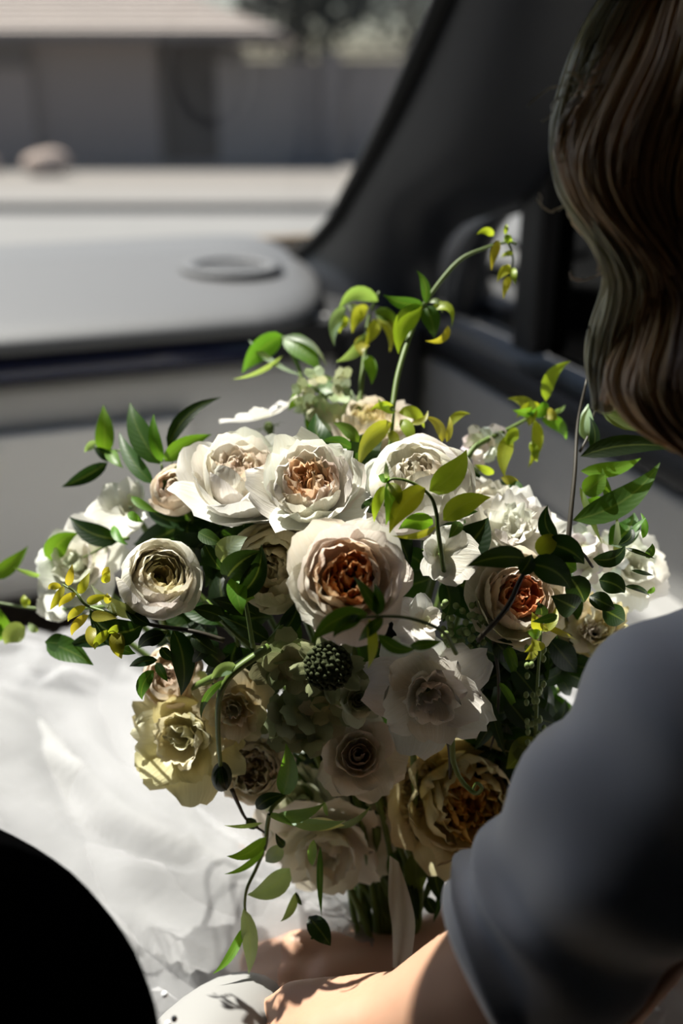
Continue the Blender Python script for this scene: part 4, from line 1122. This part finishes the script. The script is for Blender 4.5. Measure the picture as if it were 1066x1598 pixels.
# right: dark silhouette leaves over the coral rose
sprig('dark_vine', 'dark vine looping over the coral rose', [(745, 1000, .565), (790, 950, .557), (812, 905, .553), (830, 880, .553), (870, 850, .555), (905, 860, .56), (925, 885, .565)], 4.5, STEM_DARK, [
    (820, 872, 728, 884, 34, DKG, 8, 0), (812, 895, 830, 865, 26, DKG, 0, 0), (826, 880, 890, 920, 44, DKG, -10, 0), (852, 848, 912, 880, 42, DKG, -6, 0), (868, 842, 855, 788, 26, DKG, -12, 10), (840, 865, 870, 835, 30, LIM, -4, 0), (870, 870, 900, 890, 34, BRG, 2, 0),
    (925, 872, 976, 850, 26, DKG, 10, 0), (965, 850, 985, 820, 16, DKG, 6, 10), (980, 840, 1008, 808, 10, PAL, -4, 30), (935, 905, 975, 925, 34, DKG, -4, 0), (975, 855, 1022, 872, 8, DKG, 0, 30), (985, 890, 1020, 898, 8, DKG, 0, 30), (975, 915, 1014, 930, 10, DKG, -4, 20),
    (1008, 870, 1018, 848, 14, MDG, 0, 0), (1010, 925, 1020, 915, 8, BRG, 0, 0), (890, 900, 912, 940, 40, DKG, 0, 0), (900, 950, 860, 930, 40, DKG, 0, 10), (940, 950, 975, 970, 36, DKG, 0, 0), (920, 930, 960, 950, 30, DKG, 0, 20), (870, 960, 830, 970, 14, MDG, 0, 0), (1003, 840, 1000, 800, 12, BRG, 2, 20)])
sprig('veronica_spike', 'yellow green seed spike right of centre', [(836, 1150, .585), (838, 1080, .582), (842, 1020, .58), (845, 985, .58)], 3.5, STEM, [
    (846, 985, 868, 945, 16, YEL, 4, 10), (840, 985, 830, 955, 18, YEL, 0, 10), (842, 990, 822, 985, 16, BRG, 0, 10), (840, 1000, 828, 1008, 26, YEL, 0, 0), (846, 975, 900, 998, 10, YEL, 0, 20), (838, 1000, 818, 1018, 12, YEL, 0, 20), (845, 960, 840, 940, 20, DKG, 0, 0), (836, 1010, 820, 1030, 14, YEL, 0, 20)])
sp_b = MB()
rg = random.Random(77)
for i in range(34):
    t = rg.random(); px = 836 + rg.uniform(-16, 14); py = 1010 + t * 150
    sp_b.ellipsoid(PB(px, py, .578 + rg.uniform(-.006, .01)), .0016, .0016, .0022, None, 7, 5)
for i in range(60):
    px = rg.uniform(690, 760); py = rg.uniform(940, 1010)
    sp_b.ellipsoid(PB(px, py, .607 + rg.uniform(-.01, .01)), .0020, .0020, .0020, None, 7, 5)
o = sp_b.build('berry_filler', BUDM, bouquet); o['kind'] = 'stuff'
sprig('jasmine_vine', 'bright leaf tips in the shade right of the lisianthus', [(770, 1000, .60), (778, 1060, .60), (775, 1130, .60), (765, 1170, .60)], 3, STEM_DARK, [
    (782, 1000, 802, 1060, 16, BRG, -4, 0), (790, 1005, 808, 1042, 12, BRG, 0, 10), (778, 1064, 806, 1112, 12, BRG, -3, 0), (772, 1000, 800, 1030, 34, DKG, 0, 10), (765, 1090, 790, 1180, 18, DKG, 4, 10), (770, 1120, 740, 1170, 20, DKG, 0, 0), (800, 1040, 840, 1090, 34, DKG, 0, 0), (790, 1090, 830, 1140, 36, DKG, 0, 0), (810, 1110, 870, 1130, 36, DKG, 0, 0), (860, 1000, 900, 1050, 40, DKG, 0, 10), (830, 1150, 790, 1200, 40, (0.12, 0.14, 0.03), 0, 0), (800, 1160, 850, 1180, 44, (0.12, 0.14, 0.03), 0, 0)])
# drooping bud stems, lower left
sprig('drooping_bud', 'hooked stem with a drooping green bud on the lemon rose', [(420, 1010, .59), (375, 1040, .575), (355, 1060, .57), (342, 1090, .568), (340, 1140, .568), (344, 1195, .568)], 7, STEM, [
    (370, 1040, 330, 1060, 20, SIL, 6, 0), (352, 1060, 314, 1122, 12, MDG, 10, 20), (346, 1195, 338, 1232, 18, DKG, 0, 0), (346, 1195, 354, 1234, 16, DKG, 0, 0), (344, 1200, 346, 1236, 18, DKG, 0, 30)])
MB().ellipsoid(PB(346, 1212, .568), .006, .006, .0085, (CAM_R, CAM_F, CAM_U), 12, 9).build('drooping_bud_head', plain('dark_bud', (0.03, 0.04, 0.018), .5), bouquet)['label'] = 'dark drooping bud'
sprig('bright_leaf', 'single bright green leaf lit below the centre', [(455, 1250, .60), (446, 1240, .57), (441, 1236, .565)], 2.5, STEM, [(440, 1240, 446, 1160, 34, BRG, 8, 0)])
sprig('drooping_vine', 'trailing vine of pale leaves hanging over the tulle', [(445, 1240, .575), (424, 1262, .565), (417, 1290, .562), (414, 1320, .56), (400, 1355, .558), (386, 1385, .556), (382, 1410, .556), (384, 1430, .556)], 4.5, SIL and STEM, [
    (418, 1270, 458, 1290, 12, PAL, -6, 10), (430, 1272, 508, 1252, 22, PAL, 8, 10), (450, 1278, 540, 1280, 20, SIL, 6, 10), (478, 1286, 538, 1288, 22, (.75, .72, .66), -4, 0), (524, 1290, 580, 1256, 12, PAL, 6, 20), (505, 1250, 512, 1274, 8, PAL, 0, 20),
    (415, 1306, 354, 1336, 22, BRG, -8, 0), (414, 1322, 350, 1364, 12, BRG, -6, 20), (440, 1320, 414, 1344, 28, SIL, 0, 10), (452, 1355, 386, 1396, 40, SIL, -8, 10), (380, 1418, 388, 1520, 28, SIL, -8, 10), (380, 1446, 332, 1520, 16, BRG, -6, 0),
    (490, 1310, 488, 1352, 16, PAL, 2, 0), (462, 1392, 438, 1438, 16, PAL, -4, 20), (482, 1430, 516, 1476, 36, DKG, -4, 0), (500, 1320, 502, 1430, 12, MDG, 2, 20), (462, 1392, 472, 1412, 8, DKG, 0, 0), (495, 1452, 484, 1464, 6, DKG, 0, 0),
    (400, 1262, 446, 1240, 24, DKG, -8, 0), (410, 1284, 350, 1288, 8, PAL, 0, 20), (445, 1320, 430, 1300, 14, DKG, 0, 0)])
sprig('thin_stem', None, [(362, 1232, .575), (372, 1255, .572), (386, 1280, .57), (414, 1300, .565)], 4, STEM_DARK, [(386, 1276, 404, 1290, 18, DKG, 0, 0)])
sprig('curly_tendril', 'curled green tendril over the yellow rose', [(705, 1150, .565), (708, 1190, .562), (722, 1220, .56), (742, 1238, .558), (752, 1230, .557), (744, 1222, .556), (738, 1232, .555)], 5, STEM, [])
sprig('thin_stem', None, [(700, 1150, .57), (703, 1180, .567), (702, 1215, .565)], 5, STEM_DARK, [])
# stems, leaves and ribbon below the blooms
for i, (x0, x1) in enumerate(((588, 596), (600, 604), (612, 610), (624, 616), (640, 622), (576, 590), (655, 628))):
    sprig('flower_stem', None, [(x0, 1290, .605 + .004 * i), (x0 * .5 + x1 * .5, 1370, .612 + .003 * i), (x1, 1450, .615), (x1 - 4, 1560, .63)], 8, STEM, [], False)
sprig('dark_leaf', 'dark leaves hanging beside the sleeve below the yellow rose', [(650, 1290, .595), (655, 1340, .592), (650, 1380, .59)], 4, STEM_DARK, [
    (650, 1330, 655, 1395, 40, (0.12, 0.16, 0.03), 4, 0), (640, 1370, 650, 1445, 14, DKG, 4, 0), (648, 1380, 652, 1440, 10, DKG, 0, 20), (660, 1360, 690, 1330, 30, DKG, 0, 0), (676, 1340, 692, 1410, 30, DKG, 4, 10), (665, 1400, 680, 1425, 22, DKG, 0, 0), (610, 1330, 618, 1380, 24, MDG, 0, 10), (690, 1380, 676, 1440, 12, DKG, 0, 0)])
rb = catmull([P(608, 1335, .600), P(606, 1400, .612), P(612, 1450, .605), P(613, 1510, .60)], 5)
rc_ = catmull([P(622, 1345, .598), P(640, 1400, .604), P(648, 1445, .60), P(640, 1510, .598)], 5)
rows = [[a.lerp(c, j / 6) + (CAM - a).normalized() * (.004 * math.sin(j / 6 * 5 + i * .2)) for j in range(7)] for i, (a, c) in enumerate(zip(rb, rc_))]
MB().grid(rows).build('ribbon', RIBBON, bouquet)['label'] = 'sheer cream ribbon around the stems'

# inner dark foliage that fills the bouquet
rg = random.Random(5)
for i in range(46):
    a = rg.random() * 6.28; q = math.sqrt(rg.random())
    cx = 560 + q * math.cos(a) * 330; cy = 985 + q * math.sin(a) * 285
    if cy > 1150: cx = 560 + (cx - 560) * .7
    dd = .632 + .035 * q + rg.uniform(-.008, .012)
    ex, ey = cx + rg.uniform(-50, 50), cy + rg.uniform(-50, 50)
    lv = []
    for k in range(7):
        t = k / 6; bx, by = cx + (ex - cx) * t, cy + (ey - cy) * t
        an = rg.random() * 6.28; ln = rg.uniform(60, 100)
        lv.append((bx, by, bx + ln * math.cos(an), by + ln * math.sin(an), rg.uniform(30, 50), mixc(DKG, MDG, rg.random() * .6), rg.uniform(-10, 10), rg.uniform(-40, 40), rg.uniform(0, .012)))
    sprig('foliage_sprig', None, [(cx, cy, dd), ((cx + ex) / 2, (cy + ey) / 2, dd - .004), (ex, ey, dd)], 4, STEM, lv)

for i in range(16):
    cx, cy = rg.uniform(740, 900), rg.uniform(960, 1190)
    dd = .628 + rg.uniform(-.006, .012)
    lv = []
    for k in range(6):
        an = rg.random() * 6.28; ln = rg.uniform(45, 85)
        lv.append((cx + 6 * k, cy + 5 * k, cx + 6 * k + ln * math.cos(an), cy + 5 * k + ln * math.sin(an), rg.uniform(24, 40), mixc(DKG, MDG, rg.random() * .5), rg.uniform(-10, 10), rg.uniform(-40, 40), rg.uniform(0, .012)))
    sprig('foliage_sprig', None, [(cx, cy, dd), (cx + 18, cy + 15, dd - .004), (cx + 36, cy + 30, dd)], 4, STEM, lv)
